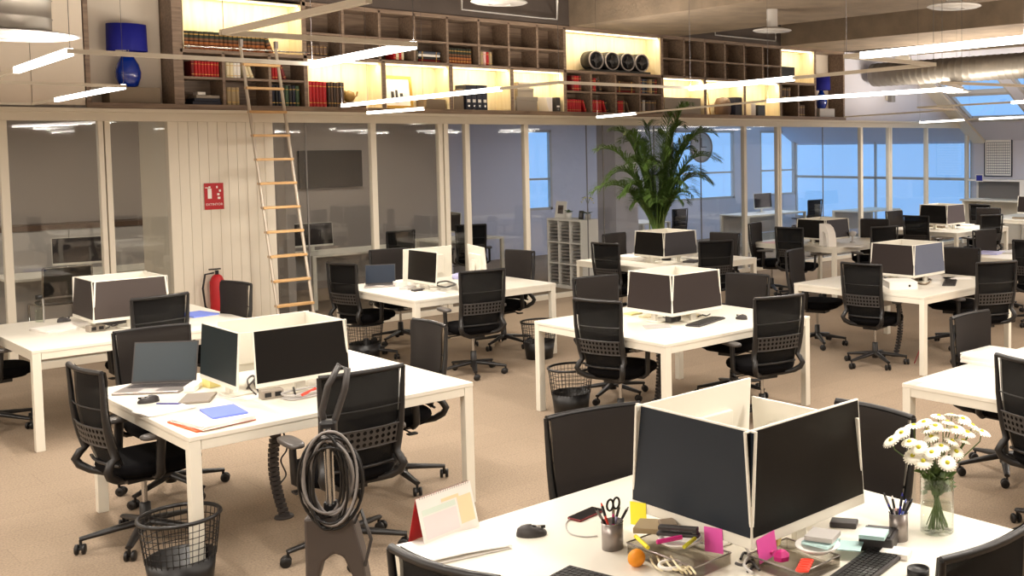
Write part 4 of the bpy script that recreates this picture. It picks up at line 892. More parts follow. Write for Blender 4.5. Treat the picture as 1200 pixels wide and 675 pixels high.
# ------------------------------------------------------------------ the desk with the daisies (5)
cal = empty('desk_calendar', (0, 0, 0)); hh = .165; sp = .045; an = math.atan2(sp, hh)
T1 = Tm((-sp, 0, 0), 0, an); T2 = Tm((sp, 0, 0), 0, -an); ln = math.hypot(hh, sp)
MB().box(-.001, .001, -.125, .125, 0, ln, 0, T2).build('front_page', M['paper'], cal); MB().box(-.001, .001, -.125, .125, 0, ln, 0, T1).build('red_back', M['red'], cal)
f_ = MB(); f_.box(.0011, .0016, -.11, .04, .02, .10, 0, T2); f_.box(.0011, .0016, .05, .115, .03, .13, 1, T2); f_.box(.0011, .0016, -.11, .04, .105, .125, 2, T2); f_.box(.0011, .0016, -.02, .06, .13, .142, 1, T2)
f_.build('month_print', [M['calpink'], M['calorange'], M['calgreen']], cal)
q = MB()
for k in range(22): q.tube([(.006*math.cos(a), -.11+.0105*k, hh+.0+.006*math.sin(a)) for a in [2*math.pi*j/8 for j in range(8)]], .0009, 4, closed=True)
q.build('wire_binding', M['silver'], cal)
a0, a1 = at(487.5, 638.7, DZ), at(552.5, 613, DZ); cal.location = ((a0+a1)/2).to_tuple(); d = (a1-a0); yaw = math.atan2(d.y, d.x)-math.pi/2
cal.location.z = DZ; cal.rotation_euler = (0, 0, yaw); tag(cal, 'tent desk calendar with pastel page and red back', 'calendar')
# white papers, slightly curled
c4 = [at(460.5, 642.8, DZ) + Vector((.01, 0, 0)), at(502, 664.5, DZ), at(600, 643, DZ), at(556, 622, DZ)]
q = MB(); nn = 8
for L0, off in ((0, 0), (1, .006)):
    vs = [];
    for j in range(nn+1):
        for i in range(nn+1):
            s, t_ = i/nn, j/nn; p = (c4[0]*(1-s)+c4[1]*s)*(1-t_)+(c4[3]*(1-s)+c4[2]*s)*t_
            z = .002+off+(.012*max(0, s-.3)*abs(math.sin(2.4*t_+.8)) if L0 else 0); vs.append((p.x+.004*L0, p.y+.003*L0, DZ+z))
    q.add(vs, [(j*(nn+1)+i, j*(nn+1)+i+1, (j+1)*(nn+1)+i+1, (j+1)*(nn+1)+i) for j in range(nn) for i in range(nn)], 0, True)
c_ = sum(c4, Vector())/4; c_.z = DZ; q.v = [tuple(Vector(p)-c_) for p in q.v]; o = q.build('paper_sheets', M['paper']); o.location = c_; sd = o.modifiers.new('thick', 'SOLIDIFY'); sd.thickness = .0015; sd.offset = 1
tag(o, 'white curled papers lying before the desk calendar', 'paper')
mouse(623, 627, -40, 'taupe grey mouse right of the desk calendar')
ph = empty('smartphone', (0, 0, 0)); MB().box(-.07, .07, -.034, .034, 0, .009).build('body', M['darkred'], ph, .004); MB().box(-.067, .067, -.031, .031, .009, .0098).build('screen', M['screen'], ph); tag(put(ph, 687, 604, 10), 'black phone on charge between the mouse and the pen cup', 'phone')
dcable(((671, 606), (663, 614), (668, 625), (685, 629), (700, 628)), .0025, 'thin pale charging cable of the phone', 'lgrey')
def cup(u, v, r_, h, mk, lab, pens, plab, tilt=.18):
    e = empty('pen_cup', (0, 0, 0)); q = MB(); q.lathe([(0, 0), (r_, 0), (r_, h), (r_*.94, h), (r_*.94, .006), (0, .006)], 24, cap=False); q.build('cup', M[mk], e); q = MB(); q.tube([(r_*math.cos(a), r_*math.sin(a), h) for a in [2*math.pi*k/24 for k in range(24)]], .0018, 5, closed=True); q.build('rim', M['chrome'], e)
    tag(put(e, u, v), lab, 'pen cup'); p = e.location; rnd = random.Random(u)
    for i, (c, L__) in enumerate(pens):
        a = 2*math.pi*i/len(pens)+.4; b = Vector((math.cos(a+2.8), math.sin(a+2.8), 0))*r_*.5; t_ = Vector((math.cos(a), math.sin(a), 0))*r_*.78; d = (t_-b)+Vector((0, 0, h-.008)); k = L__/d.length
        q = MB(); q.tube([(0, 0, 0), tuple(d*k*.93), tuple(d*k)], [.0042, .0042, .002], 8); cap_ = MB().tube([tuple(d*k*.70), tuple(d*k*.925)], .005, 8)
        pe = empty('pen', (p.x+b.x, p.y+b.y, DZ+.009)); q.build('barrel', M[c], pe); cap_.build('grip', M['black' if c != 'black' else 'grey'], pe); tag(pe, f'{plab[i]}', 'pen')
    return e
cup(718, 642, .038, .095, 'silver', 'silver mesh pen cup beside the slate screen', [('lav', .15), ('redlet', .16), ('black', .17), ('magenta', .15), ('grey', .16)],
    ['lilac pen in the silver cup by the phone', 'red topped pen in the silver cup by the phone', 'black pen in the silver cup by the phone', 'magenta pen in the silver cup by the phone', 'grey pen in the silver cup by the phone'])
sc_ = empty('scissors', tuple(at(722, 642, DZ)+Vector((0, .012, .02)))); q = MB()
for s in (-1, 1): q.tube([(s*.014+.014*math.cos(a), 0, .135+.02*math.sin(a)) for a in [2*math.pi*k/14 for k in range(14)]], .004, 6, closed=True)
q.build('handles', M['black'], sc_); MB().box(-.006, .006, -.0015, .0015, 0, .118).build('blades', M['chrome'], sc_); tag(sc_, 'black handled scissors in the silver pen cup', 'scissors')
cup(1053, 632, .034, .1, 'silver', 'steel pen cup full of pens left of the daisies', [('bluedk', .16), ('paper', .15), ('black', .17), ('bluedk', .14), ('pinkc', .13), ('blue', .17), ('slate', .16), ('black', .15)],
    ['dark blue pen in the steel cup nearest the black screen', 'white pen in the steel cup left of the daisies', 'long black pen in the steel cup left of the daisies', 'short dark blue pen in the steel cup left of the daisies', 'pink pen in the steel cup left of the daisies', 'bright blue pen in the steel cup beside the vase', 'slate pen in the steel cup left of the daisies', 'short black pen in the steel cup left of the daisies'])
# vase with daisies
vp = at(1098, 622, DZ); va = empty('flower_vase', tuple(vp), 0, 'clear glass vase of water holding the white daisies', 'vase')
VR, VH = .062, .205
MB().lathe([(0, 0), (VR-.003, 0), (VR, .006), (VR, VH), (VR-.0028, VH), (VR-.0028, .012), (0, .011)], 36, cap=False).build('glass', M['clear'], va)
MB().lathe([(0, .0125), (VR-.0032, .0125), (VR-.0032, .10), (0, .10)], 32, cap=False).build('water', M['water'], va)
rnd = random.Random(11)
heads = [(1045, 517, 0), (1057, 508, .02), (1071, 500, .05), (1083, 496, .05), (1100, 489, .07), (1115, 488, .08), (1128, 492, .08), (1139, 500, .08), (1150, 507, .1), (1066, 519, 0), (1077, 525, -.02), (1092, 513, .02), (1092, 531, -.03), (1082, 541, -.04), (1110, 543, -.04),
         (1105, 505, .03), (1120, 503, .04), (1133, 508, .05), (1115, 518, .02), (1096, 500, .03), (1128, 518, .04), (1103, 524, 0), (1070, 535, -.02), (1088, 505, .03), (1120, 530, .02), (1110, 496, .05)]
fl = 0
for (u, v, dep) in heads:
    # the flower stands at the depth of the vase plus dep
    d = rt*(u-PX)/F_PX - upv*(v-PY)/F_PX + fw; k = ((vp-Vector((0, 0, CAM_H))).dot(fw)+dep)/d.dot(fw); P = Vector((0, 0, CAM_H))+d*k
    fl += 1; e = empty('daisy', tuple(P), 0)
    out = (P-Vector((vp.x, vp.y, DZ+.12))).normalized(); tocam = (Vector((0, 0, CAM_H))-P).normalized(); nrm = (out*.9+tocam*(.75 if v > 520 else .3)+Vector((rnd.uniform(-.3, .3), rnd.uniform(-.3, .3), .2))).normalized()
    Q = nrm.to_track_quat('Z', 'Y').to_matrix().to_4x4(); rr = rnd.uniform(.031, .038)
    q = MB(); npet = 18
    for ring in range(2):
        for i in range(npet):
            a = 2*math.pi*i/npet+ring*.17; L1 = rr*(1-.12*ring); dz = .004*ring; w = .0052
            ca, sa = math.cos(a), math.sin(a); pt = lambda r_, s, z: (ca*r_-sa*s, sa*r_+ca*s, z+dz)
            q.add([pt(.005, -w*.5, .002), pt(.005, w*.5, .002), pt(L1*.6, w, .004), pt(L1, w*.55, -.001), pt(L1, -w*.55, -.001), pt(L1*.6, -w, .004)], [(0, 5, 2, 1), (5, 4, 3, 2)], 0, True, Q)
    q.build('petals', M['petal'], e)
    q = MB(); q.lathe([(.0095, .003), (.009, .008), (.005, .012), (0, .013)], 12, (0, 0, 0), 0, Q); q.build('flower_centre', M['yellow'], e)
    A = Vector((vp.x, vp.y, DZ+VH)) - P; rim = A+Vector((out.x, out.y, 0)).normalized()*VR*.7*rnd.uniform(.3, 1); bot = Vector((vp.x, vp.y, DZ+.015))-P-Vector((out.x, out.y, 0)).normalized()*VR*.75*rnd.uniform(.5, 1)
    q = MB(); q.tube([(0, 0, 0), tuple(-nrm*.02+Vector((0, 0, -.015))), tuple(rim), tuple(bot)], .0024, 6); q.build('stem', M['leafd'], e)
    if True:
        q = MB()
        for kk in range(3):
            b = rim*.95+bot*.05+Vector((rnd.uniform(-.01, .01), rnd.uniform(-.01, .01), rnd.uniform(-.06, .04))); w = Vector((rnd.uniform(-1, 1), rnd.uniform(-1, 1), rnd.uniform(-.3, .6))).normalized(); s_ = w.orthogonal().normalized()
            q.add([b, b+w*.02+s_*.014, b+w*.05, b+w*.02-s_*.014], [(0, 1, 2, 3)], 0, True)
        q.build('leaves', M['leafd'], e)
    tag(e, 'white daisy with a yellow centre standing in the glass vase', 'daisy', 'white daisies in the vase')
# tray with stationery between the keyboards
def wiretray(u, v, w, d, rz, lab, h=.04):
    e = empty('acrylic_tray', (0, 0, 0)); q = MB(); q.box(-w/2, w/2, -d/2, d/2, 0, .004); q.build('base', M['smoked'], e)
    q = MB(); q.box(-w/2, w/2, -d/2, -d/2+.003, .004, h); q.box(-w/2, w/2, d/2-.003, d/2, .004, h); q.box(-w/2, -w/2+.003, -d/2+.003, d/2-.003, .004, h); q.box(w/2-.003, w/2, -d/2+.003, d/2-.003, .004, h); q.build('walls', M['smoked'], e)
    q = MB(); q.tube([(-w/2, -d/2, h), (w/2, -d/2, h), (w/2, d/2, h), (-w/2, d/2, h)], .003, 6, closed=True); q.build('rim', M['silver'], e); return tag(put(e, u, v, rz), lab, 'tray')
wiretray(795, 655, .17, .34, 0, 'clear acrylic tray of clutter before the slate screen'); wiretray(930, 664, .20, .24, 0, 'clear acrylic tray of clutter before the black screen')
def plate(u, v, r_, lab, z=.06): return tag(put(MB().lathe([(0, 0), (r_*.6, 0), (r_, .02), (r_*1.0, .024), (r_*.6, .006), (0, .005)], 32, cap=False).build('plate', M['paper']), u, v, 0, DZ+z), lab, 'plate')
plate(797, 638, .075, 'white plate with pens resting on the left acrylic tray'); plate(958, 645, .075, 'white plate resting on the right acrylic tray')
def small(name, mb, m_, u, v, rz, z, lab, cat, bev=0): return tag(put(mb.build(name, m_, None, bev), u, v, rz, DZ+z), lab, cat)
small('notepad', MB().box(-.05, .05, -.06, .06, 0, .02), M['tan'], 765, 620, 35, .058, 'beige notepad under the yellow sticky note', 'notepad', .002)
small('wallet', MB().box(-.04, .04, -.03, .03, 0, .018), M['taupe'], 783, 617, 60, .075, 'taupe wallet behind the beige notepad', 'wallet', .006)
small('highlighter', MB().tube([(-.06, 0, .0), (.06, 0, .0)], .007, 8), M['stickyy'], 752, 635, 70, .066, 'yellow highlighter before the beige notepad', 'highlighter')
small('stapler', MB().box(-.075, .075, -.014, .014, .0, .012).box(-.07, .07, -.012, .012, .02, .034).box(.05, .07, -.012, .012, .012, .02), M['dark'], 795, 628, -60, .088, 'dark stapler lying on the left white plate', 'stapler', .003)
small('marker', MB().tube([(-.05, 0, 0), (.04, 0, .0)], .008, 8), M['magenta'], 786, 632, -20, .094, 'pink marker lying on the left white plate', 'marker')
small('marker', MB().tube([(-.04, 0, 0), (.04, 0, .0)], .007, 8), M['yellow'], 808, 636, 20, .090, 'lime marker lying on the left white plate', 'marker')
small('stress_ball', MB().lathe([(.03*math.sin(a), .03-.03*math.cos(a)) for a in [math.pi*k/10 for k in range(11)]], 20, cap=False), M['orangeb'], 746, 664, 0, .0, 'round orange ball beside the left acrylic tray', 'ball')
tag(put(MB().tube([(.035*math.cos(a), .035*math.sin(a), .03) for a in [2*math.pi*k/24 for k in range(24)]], .006, 8, closed=True).build('cable_loop', M['paper']), 785, 672, 0), 'white cable loop at the front of the left tray', 'cable')
for k in range(4):
    dcable(((762+8*k, 652), (766+9*k, 662), (776+8*k, 668), (790+6*k, 664), (800+5*k, 672)), .004, ['pale cable strand nearest the orange ball', 'pale cable strand second from the orange ball', 'pale cable strand third from the orange ball', 'pale cable strand farthest from the orange ball'][k], 'cream', z=DZ+.012+.009*k)
for k, pts in enumerate((((868, 655), (872, 648), (880, 652), (884, 662), (876, 670)), ((862, 660), (870, 662), (880, 658), (890, 668)), ((873, 640), (878, 650), (872, 662), (882, 672)))): dcable(pts, .005, ['black cable between the trays under the screen corner', 'dark cable between the trays at the front', 'grey cable rising between the trays'][k], ['black', 'dark', 'lgrey'][k], z=DZ+.008+.012*k)
small('candy', MB().lathe([(0, 0), (.03, .01), (.035, .025), (.02, .04), (0, .045)], 7, smooth=False), M['magenta'], 898, 652, 0, .02, 'magenta foil wrap at the left of the right tray', 'wrapper'); small('candy', MB().lathe([(0, 0), (.028, .01), (.03, .025), (.015, .04), (0, .045)], 6, smooth=False), M['magenta'], 916, 659, 40, .02, 'second magenta foil wrap before the yellow one', 'wrapper')
small('candy', MB().lathe([(0, 0), (.025, .015), (.03, .04), (.01, .055), (0, .055)], 7, smooth=False), M['stickyl'], 906, 643, 0, .03, 'yellow foil wrap between the magenta wraps', 'wrapper')
q = MB()
for k in range(5): q.tube([(.02*k-.04+.008*math.cos(a), .02*math.sin(a), .004) for a in [2*math.pi*j/10 for j in range(10)]], .0045, 6, closed=True)
small('garland', q, M['redlet'], 943, 664, 30, .056, 'red curly ribbon lying on the right acrylic tray', 'ribbon')
small('note_pad', MB().box(-.045, .045, -.05, .05, 0, .016), M['lgrey'], 964, 630, 20, .088, 'pale grey pad of notes on the right white plate', 'notepad', .001); small('note_pad', MB().box(-.045, .045, -.05, .05, 0, .01), M['aqua'], 962, 636, 10, .075, 'aqua pad of notes under the pale grey pad', 'notepad', .001)
small('sticky_note', MB().box(-.045, .045, -.045, .045, 0, .003), M['aqua'], 995, 640, 30, .03, 'aqua sticky note before the dark organiser box', 'sticky note')
oz = empty('organiser_box', (0, 0, 0)); MB().box(-.06, .06, -.06, .06, 0, .05).build('body', M['dark'], oz, .004); MB().box(-.05, .05, -.05, .05, .0505, .056).build('lid', M['black'], oz, .002); tag(put(oz, 1030, 640, 25), 'dark organiser box left of the steel pen cup', 'box')
small('sticky_pad', MB().box(-.04, .04, -.045, .045, 0, .014), M['aqua'], 1024, 628, 25, .057, 'thick pale aqua sticky pad on the dark organiser box', 'sticky pad', .001); small('webcam', MB().box(-.03, .03, -.05, .05, 0, .02), M['dark'], 989, 616, 30, .0, 'dark flat gadget close under the black screen', 'gadget', .004)
small('memo_block', MB().box(-.035, .035, -.05, .05, 0, .02), M['paper'], 1050, 651, 20, .0, 'white memo block before the steel pen cup', 'memo block', .002)
small('candle_tin', MB().lathe([(0, 0), (.037, 0), (.037, .03), (.033, .03), (.033, .024), (0, .024)], 24), M['black'], 1076, 676, 0, .0, 'round black tin at the bottom edge by the right keyboard', 'tin')
keyboard(1006, 674, -80, 'black keyboard at the near side before the daisies'); keyboard(712, 690, 12, 'black keyboard at the left side before the slate screen')
# sticky notes on the screen frames
def sticky(mx, my, a, off, mk, lab, zz_=.075):
    T = Matrix.Translation((mx, my, DH)) @ Matrix.Rotation(R(a), 4, 'Z') @ Matrix.Translation((0, 0, .075)) @ Matrix.Rotation(R(-4), 4, 'Y')
    o = MB().box(.0016, .0024, -.045, .045, -.05, .034, 0, Matrix.Rotation(.12, 4, 'X')).build('sticky_note', M[mk]); o.matrix_world = T @ Matrix.Translation((0, off, .0)); tag(o, lab, 'sticky note')
sticky(2.80-.31, 2.685, 180, -.265, 'stickyy', 'yellow sticky note on the slate screen lower frame'); sticky(2.80-.31, 2.685, 180, .13, 'pinkhot', 'pink sticky note on the slate screen lower frame'); sticky(2.80, 2.685-.31, -90, -.24, 'pinkhot', 'pink sticky note under the black screen lower frame corner')

# ------------------------------------------------------------------ wastebaskets
def basket():
    r = empty('waste_basket', (0, 0, 0)); q = MB(); H_ = .30; rb, rt_ = .105, .14
    for z in (.14, .165, .19, .215, .24, .265): rr = rb+(rt_-rb)*z/H_; q.tube([(rr*math.cos(a), rr*math.sin(a), z) for a in [2*math.pi*k/28 for k in range(28)]], .0018, 4, closed=True)
    for k in range(36): a = 2*math.pi*k/36; q.tube([((rb+.016)*math.cos(a), (rb+.016)*math.sin(a), .13), (rt_*math.cos(a), rt_*math.sin(a), H_)], .0014, 4)
    q.build('wire_mesh', M['black'], r); q = MB(); q.tube([(rt_*math.cos(a), rt_*math.sin(a), H_) for a in [2*math.pi*k/32 for k in range(32)]], .008, 8, closed=True); q.build('rim', M['black'], r)
    q = MB(); q.lathe([(0, .0), (rb, 0), (rb+.017, .14), (rb+.013, .14), (rb-.004, .005), (0, .005)], 32, cap=False); q.build('solid_base', M['black'], r); return r
bk = basket()
big_basket = at(210, 604, .375)
for i, (x, y, lab) in enumerate(((1.80, 5.42, 'black mesh waste basket by the near leg of the folders desk'), (5.12, 7.05-.0, 'black wire waste basket at the left leg of the middle desk'), (6.33, 9.02, 'black wire waste basket behind the middle desk by the ladder desk leg'), (5.12, 10.33, 'black wire waste basket under the mesh chair before the ladder'))):
    o = bk if i == 0 else tree(bk); o.location = (x, y, 0); tag(o, lab, 'waste basket', 'black wire waste baskets')
    if i == 0: o.location = (big_basket.x, big_basket.y, 0); o.scale = (1.28, 1.28, 1.25)
for o in bpy.data.objects:
    if o.get('label') == 'black wire waste basket at the left leg of the middle desk': o.location = (5.16, 6.93, 0)

# ------------------------------------------------------------------ upright cleaner with coiled cable
vc = empty('upright_cleaner', (2.12, 4.64, 0), R(-35), 'dark upright cleaner wound with a thick coil of black cable', 'vacuum cleaner')
q = MB(); q.tube([(0, -.02, .46), (0, -.045, .92)], .02, 12); q.build('pole', M['chrome'], vc)
q = MB(); q.tube([(-.01, 0, .88), (-.03, 0, .98), (.0, 0, 1.10), (.05, 0, 1.19), (.085, 0, 1.17), (.07, 0, 1.08), (.03, 0, .96), (.01, 0, .9)], .015, 8, closed=True, flat=(1, 1.4)); q.build('handle', M['lumbar'], vc)
q = MB(); q.cbox((0, -.02, .88), (.07, .07, .14)); q.build('cable_hook', M['black'], vc, .012); q = MB(); q.cbox((0, -.02, .56), (.06, .05, .05)); q.build('clamp', M['black'], vc, .012)
rnd = random.Random(4)
cl = []
for k in range(13):
    n_ = 28; pts = []; ph_ = rnd.uniform(-.02, .02); w = .115+rnd.uniform(-.05, .03); hgt = .20+rnd.uniform(-.05, .02)
    for j in range(n_): a = 2*math.pi*j/n_; pts.append((w*math.sin(a)+ph_, -.06-.004*k+.015*math.sin(a*2+k), .71+hgt*math.cos(a)-.015*(k % 3)))
    q = MB(); q.tube(pts, .0062, 6, closed=True); q.build('cable_turn', M['black' if k % 3 else 'grey'], vc)
q = MB(); q.prism([(-.11, .52), (-.11, .30), (-.115, .10), (-.12, .0), (-.09, .0), (-.08, .16), (-.04, .31), (.01, .35), (.05, .33), (.10, .20), (.13, .0), (.16, .0), (.155, .14), (.13, .34), (.09, .52)], -.06, .06, 0, Matrix.Rotation(math.pi/2, 4, 'X')); q.build('body', M['vac'], vc, .012)
q = MB(); q.tube([(.14, -.05, .28), (.17, -.05, .40), (.13, -.05, .54), (.10, -.05, .48)], .008, 6); q.build('side_handle', M['lumbar'], vc)
for s in (-1, 1):
    q = MB(); q.lathe([(0, -.012), (.03, -.012), (.035, 0), (.03, .012), (0, .012)], 16, (0, 0, 0), 0, Tm((s*.11, .07, .035), 0, R(90), 0)); q.build('wheel', M['rubber'], vc)

# cable spines that carry the wires from the desks to the floor
def spine(x, y, lean, lab):
    e = empty('cable_spine', (x, y, 0), 0, lab, 'cable spine'); q = MB(); n = 22
    for i in range(n):
        z = .02+.028*i; k = i/n; px = lean*math.sin(math.pi*k)
        q.cbox((px, 0, z), (.05, .035, .021))
    q.build('links', M['dark'], e); q = MB(); q.tube([(lean*math.sin(math.pi*i/12), 0, .01+.65*i/12) for i in range(13)], .012, 6); q.build('cable_core', M['black'], e)
    q = MB(); q.lathe([(0, 0), (.055, 0), (.05, .012), (0, .014)], 20); q.build('foot', M['dark'], e)
spine(*at(333, 606, 0).xy, -.05, 'black segmented cable spine under the near edge of the folders desk'); spine(*at(771, 470, 0).xy, .03, 'black segmented cable spine under the middle desk'); spine(*at(1050, 417, 0).xy, .08, 'black segmented cable spine under the white binder desk')

# ------------------------------------------------------------------ palm
pl = empty('potted_palm', (10.2, 11.55, 0), 0, 'tall bushy green palm in a grey pot before the glass wall', 'plant')
MB().lathe([(0, 0), (.19, 0), (.24, .5), (.25, .52), (.225, .52), (.21, .46), (0, .46)], 28, cap=False).build('pot', M['lgrey'], pl)
MB().lathe([(0, .45), (.21, .465), (0, .47)], 20, cap=False).build('soil', M['darkbrown'], pl)
rnd = random.Random(5)
def frond(az, reach, top, h0=.9, width=.3, droop=.25, mk='leaf'):
    """one feathery frond: an arching rib with paired leaflets"""
    q = MB(); hz = Vector((math.cos(az), math.sin(az), 0)); P0 = hz*.06+Vector((0, 0, h0)); n = 34; sp_ = []
    for i in range(n+1):
        s = i/n; sp_.append(P0+hz*(reach*(s**1.25))+Vector((0, 0, (top-h0)*math.sin(min(1, s*1.02)*math.pi/2)**.9-droop*max(0, s-.5)**1.5*2.2)))
    q.tube(sp_, [.012*(1-.8*i/n)+.002 for i in range(n+1)], 5, 0)
    side = hz.cross(Vector((0, 0, 1)))
    for i in range(6, n+1):
        s = i/n; L_ = width*(math.sin(math.pi*min(1, (s-.1)/.95))**.5)*rnd.uniform(.85, 1.1)+.04; tg = (sp_[i]-sp_[i-1]).normalized(); up = side.cross(tg).normalized()
        for sg_ in (-1, 1):
            for h_ in (0, .33, .67):
                b = sp_[i]-(sp_[i]-sp_[i-1])*h_
                d = (side*sg_*.85+tg*.7+up*rnd.uniform(.0, .45)).normalized(); tip = b+d*L_+Vector((0, 0, -.22*L_)); mid = b+d*L_*.5+Vector((0, 0, .01))
                w = d.cross(Vector((0, 0, 1)))
                w = (w.normalized() if w.length > .1 else tg)*.0062; w2 = (tg*.6+Vector((0, 0, .5))).normalized()*.006
                q.add([b-w*.4, b+w*.4, mid+w+w2*.3, mid-w-w2*.3, tip], [(0, 1, 2, 3), (3, 2, 4)], 0, False)
    q.build('frond', M[mk], pl)
side_ = -47.6
def fz(sidem, back, top, **k):   # reach to the side, reach away
    back = min(back, .25-.1*abs(sidem) if sidem < 0 else .6)
    vx = sidem*math.cos(R(side_))+back*math.cos(R(42.4)); vy = sidem*math.sin(R(side_))+back*math.sin(R(42.4))
    if vy > .5: vx, vy = vx*.5/vy, .5
    frond(math.atan2(vy, vx), math.hypot(vx, vy), top, **k)
FR = [(.42, -.1, 2.72, .0), (-.55, 0, 2.42, .05), (-.75, -.35, 2.22, .15), (-.8, -.5, 1.75, .3), (.75, 0, 2.45, .15), (.8, -.2, 2.15, .25), (.7, .1, 1.85, .3), (-.35, -.2, 2.4, .1), (.25, -.35, 2.25, .2), (-.15, -.4, 2.1, .3),
      (.1, .2, 2.4, .1), (.5, .3, 2.35, .15), (-.4, .1, 2.3, .1), (-.4, -.35, 1.75, .3), (.45, -.4, 1.8, .3), (.05, -.5, 1.6, .3), (-.6, -.2, 1.95, .3), (.6, -.15, 1.95, .3), (-.1, .1, 2.5, .05), (.3, 0, 2.5, .08), (-.3, -.2, 1.45, .2), (.35, -.2, 1.5, .2),
      (0, -.25, 1.8, .1), (.15, .1, 2.1, .1), (-.3, 0, 2.0, .1), (.45, .05, 2.2, .15), (.2, -.1, 2.6, 0), (-.2, -.1, 2.25, .1), (.1, -.3, 2.0, .15), (-.45, -.3, 1.6, .2), (.5, -.3, 1.6, .2), (-.15, -.3, 1.5, .1), (.15, -.35, 1.45, .1)]
for a in FR: fz(a[0], a[1], a[2], droop=a[3], width=.3 if a[2] > 1.7 else .24)
q = MB()
for k in range(14): a = rnd.uniform(0, 6.28); r_ = rnd.uniform(.02, .12); q.tube([(r_*math.cos(a), r_*math.sin(a), .46), (r_*1.3*math.cos(a), r_*1.3*math.sin(a), rnd.uniform(1.0, 1.5))], [.014, .008], 6)
q.build('canes', M['stemg'], pl)

# ------------------------------------------------------------------ behind the glass
cb = empty('pigeonhole_cabinet', (9.72, 12.72, 0), 0, 'white cabinet of small trays behind the glass beside the palm', 'cabinet')
W_, D_, Hc = .86, .32, 1.06
q = MB(); q.box(0, D_, 0, .03, 0, Hc); q.box(0, D_, W_-.03, W_, 0, Hc); q.box(D_-.02, D_, .03, W_-.03, .0, Hc-.03); q.box(0, D_, .03, W_-.03, Hc-.03, Hc); q.box(0, D_-.02, .03, W_-.03, 0, .05)
for i in (1, 2): q.box(0, D_-.02, W_*i/3-.015, W_*i/3+.015, .05, Hc-.03)
for j in (1, 2): q.box(0.002, D_-.022, .03, W_-.03, .05+.325*j-.012, .05+.325*j+.012)
q.build('carcass', M['paper'], cb, .002)
for i in range(3):
    for j in range(3):
        q = MB()
        for k in range(5): y0 = W_*i/3+.02; z0 = .075+.325*j+.052*k; q.box(.02, D_-.03, y0, y0+W_/3-.04, z0, z0+.006, 0); q.box(.03, D_-.04, y0+.02, y0+W_/3-.06, z0+.007, z0+.03, 1)
        q.build('letter_tray', [M['lgrey'], M['grey']], cb)
def framepic(x, y, z, w, h, rz, lab, mk='paper', inner='darkbrown', tilt=-8):
    e = empty('picture_frame', (x, y, z), R(rz), lab, 'picture'); T = Tm((0, 0, 0), 0, R(tilt), 0); q = MB(); q.box(-.01, .01, -w/2, w/2, 0, h, 0, T); q.build('frame', M[mk], e, .003); q = MB(); q.box(-.012, -.0102, -w/4, w/4, h*.25, h*.75, 0, T); q.build('print', M[inner], e)
framepic(9.86, 13.42, 1.061, .24, .26, 5, 'white picture frame on the tray cabinet behind the glass', tilt=8)
framepic(9.84, 12.88, 1.061, .1, .13, 0, 'small dark picture frame on the tray cabinet', 'dark', 'grey', 8)
def potplant(x, y, z, r_, h, mk, lab, orchid=False):
    e = empty('potted_plant', (x, y, z), 0, lab, 'plant'); q = MB(); q.lathe([(0, 0), (r_*.8, 0), (r_, h), (r_*.9, h), (r_*.9, h*.9), (0, h*.9)], 18, cap=False); q.build('pot', M[mk], e)
    q = MB(); rn = random.Random(int(x*100))
    for k in range(12):
        a = rn.uniform(0, 6.28); L_ = rn.uniform(.06, .12); d = Vector((math.cos(a), math.sin(a), rn.uniform(.3, 1))).normalized(); b = Vector((0, 0, h)); s_ = d.cross(Vector((0, 0, 1))).normalized()*.02
        q.add([b, b+d*L_*.5+s_, b+d*L_+Vector((0, 0, -.02)), b+d*L_*.5-s_], [(0, 1, 2, 3)], 0, True)
    q.build('leaves', M['leaf'], e)
    if orchid:
        q = MB()
        for s in (-1, 1): q.tube([(0, 0, h), (.02*s, .03*s, h+.15), (.03*s, .1*s, h+.26), (.03*s, .18*s, h+.24)], .004, 5)
        q.build('flower_stem', M['stemg'], e); q = MB()
        for s in (-1, 1):
            for k in range(4): c0 = (.03*s, (.08+.035*k)*s, h+.25-.008*k*k); q.lathe([(0, -.012), (.018, 0), (0, .012)], 6, c0)
        q.build('blossoms', M['stickyl'], e)
potplant(9.84, 13.18, 1.061, .055, .09, 'paper', 'small plant in a white pot on the tray cabinet'); potplant(9.88, 12.76, 1.061, .05, .08, 'lgrey', 'orchid with arching stems on the tray cabinet', True)
# low cupboards and a desk with a screen in the room at the far left
lc = empty('low_cupboard', (1.5, 15.95, 0), 0, 'row of low grey cupboards with a brown top in the room at far left', 'cupboard')
MB().box(-3, 4.2, -.2, .2, 0, 1.17).build('body', M['lgrey'], lc); MB().box(-3.02, 4.2, -.23, .22, 1.17, 1.235).build('top', M['brown'], lc)
for i in range(8): MB().box(-3+.9*i+.006, -3+.9*i+.894, -.22, -.2, .05, 1.16).build('door', M['grey' if False else 'lgrey'], lc, .002)
def plain_desk(x, y, w, d, lab, h=.74):
    e = empty('desk', (x, y, 0), 0, lab, 'desk'); MB().box(-w/2, w/2, -d/2, d/2, h-.03, h).build('tabletop', M['desk'], e, .003)
    for a in (-w/2, w/2-.05):
        for b in (-d/2, d/2-.05): MB().box(a, a+.05, b, b+.05, 0, h-.03).build('leg', M['steelwhite'], e)
    MB().box(-w/2+.05, w/2-.05, d/2-.04, d/2-.02, .3, h-.03).build('modesty_panel', M['lgrey'], e); return e
plain_desk(3.7, 14.5, 1.6, .8, 'white desk with a black screen in the room at far left'); plain_desk(7.0, 14.4, 1.5, .8, 'white desk in the dim room behind the ladder desk'); plain_desk(9.0, 14.9, 1.1, .8, 'white desk in the dim room left of the tray cabinet')
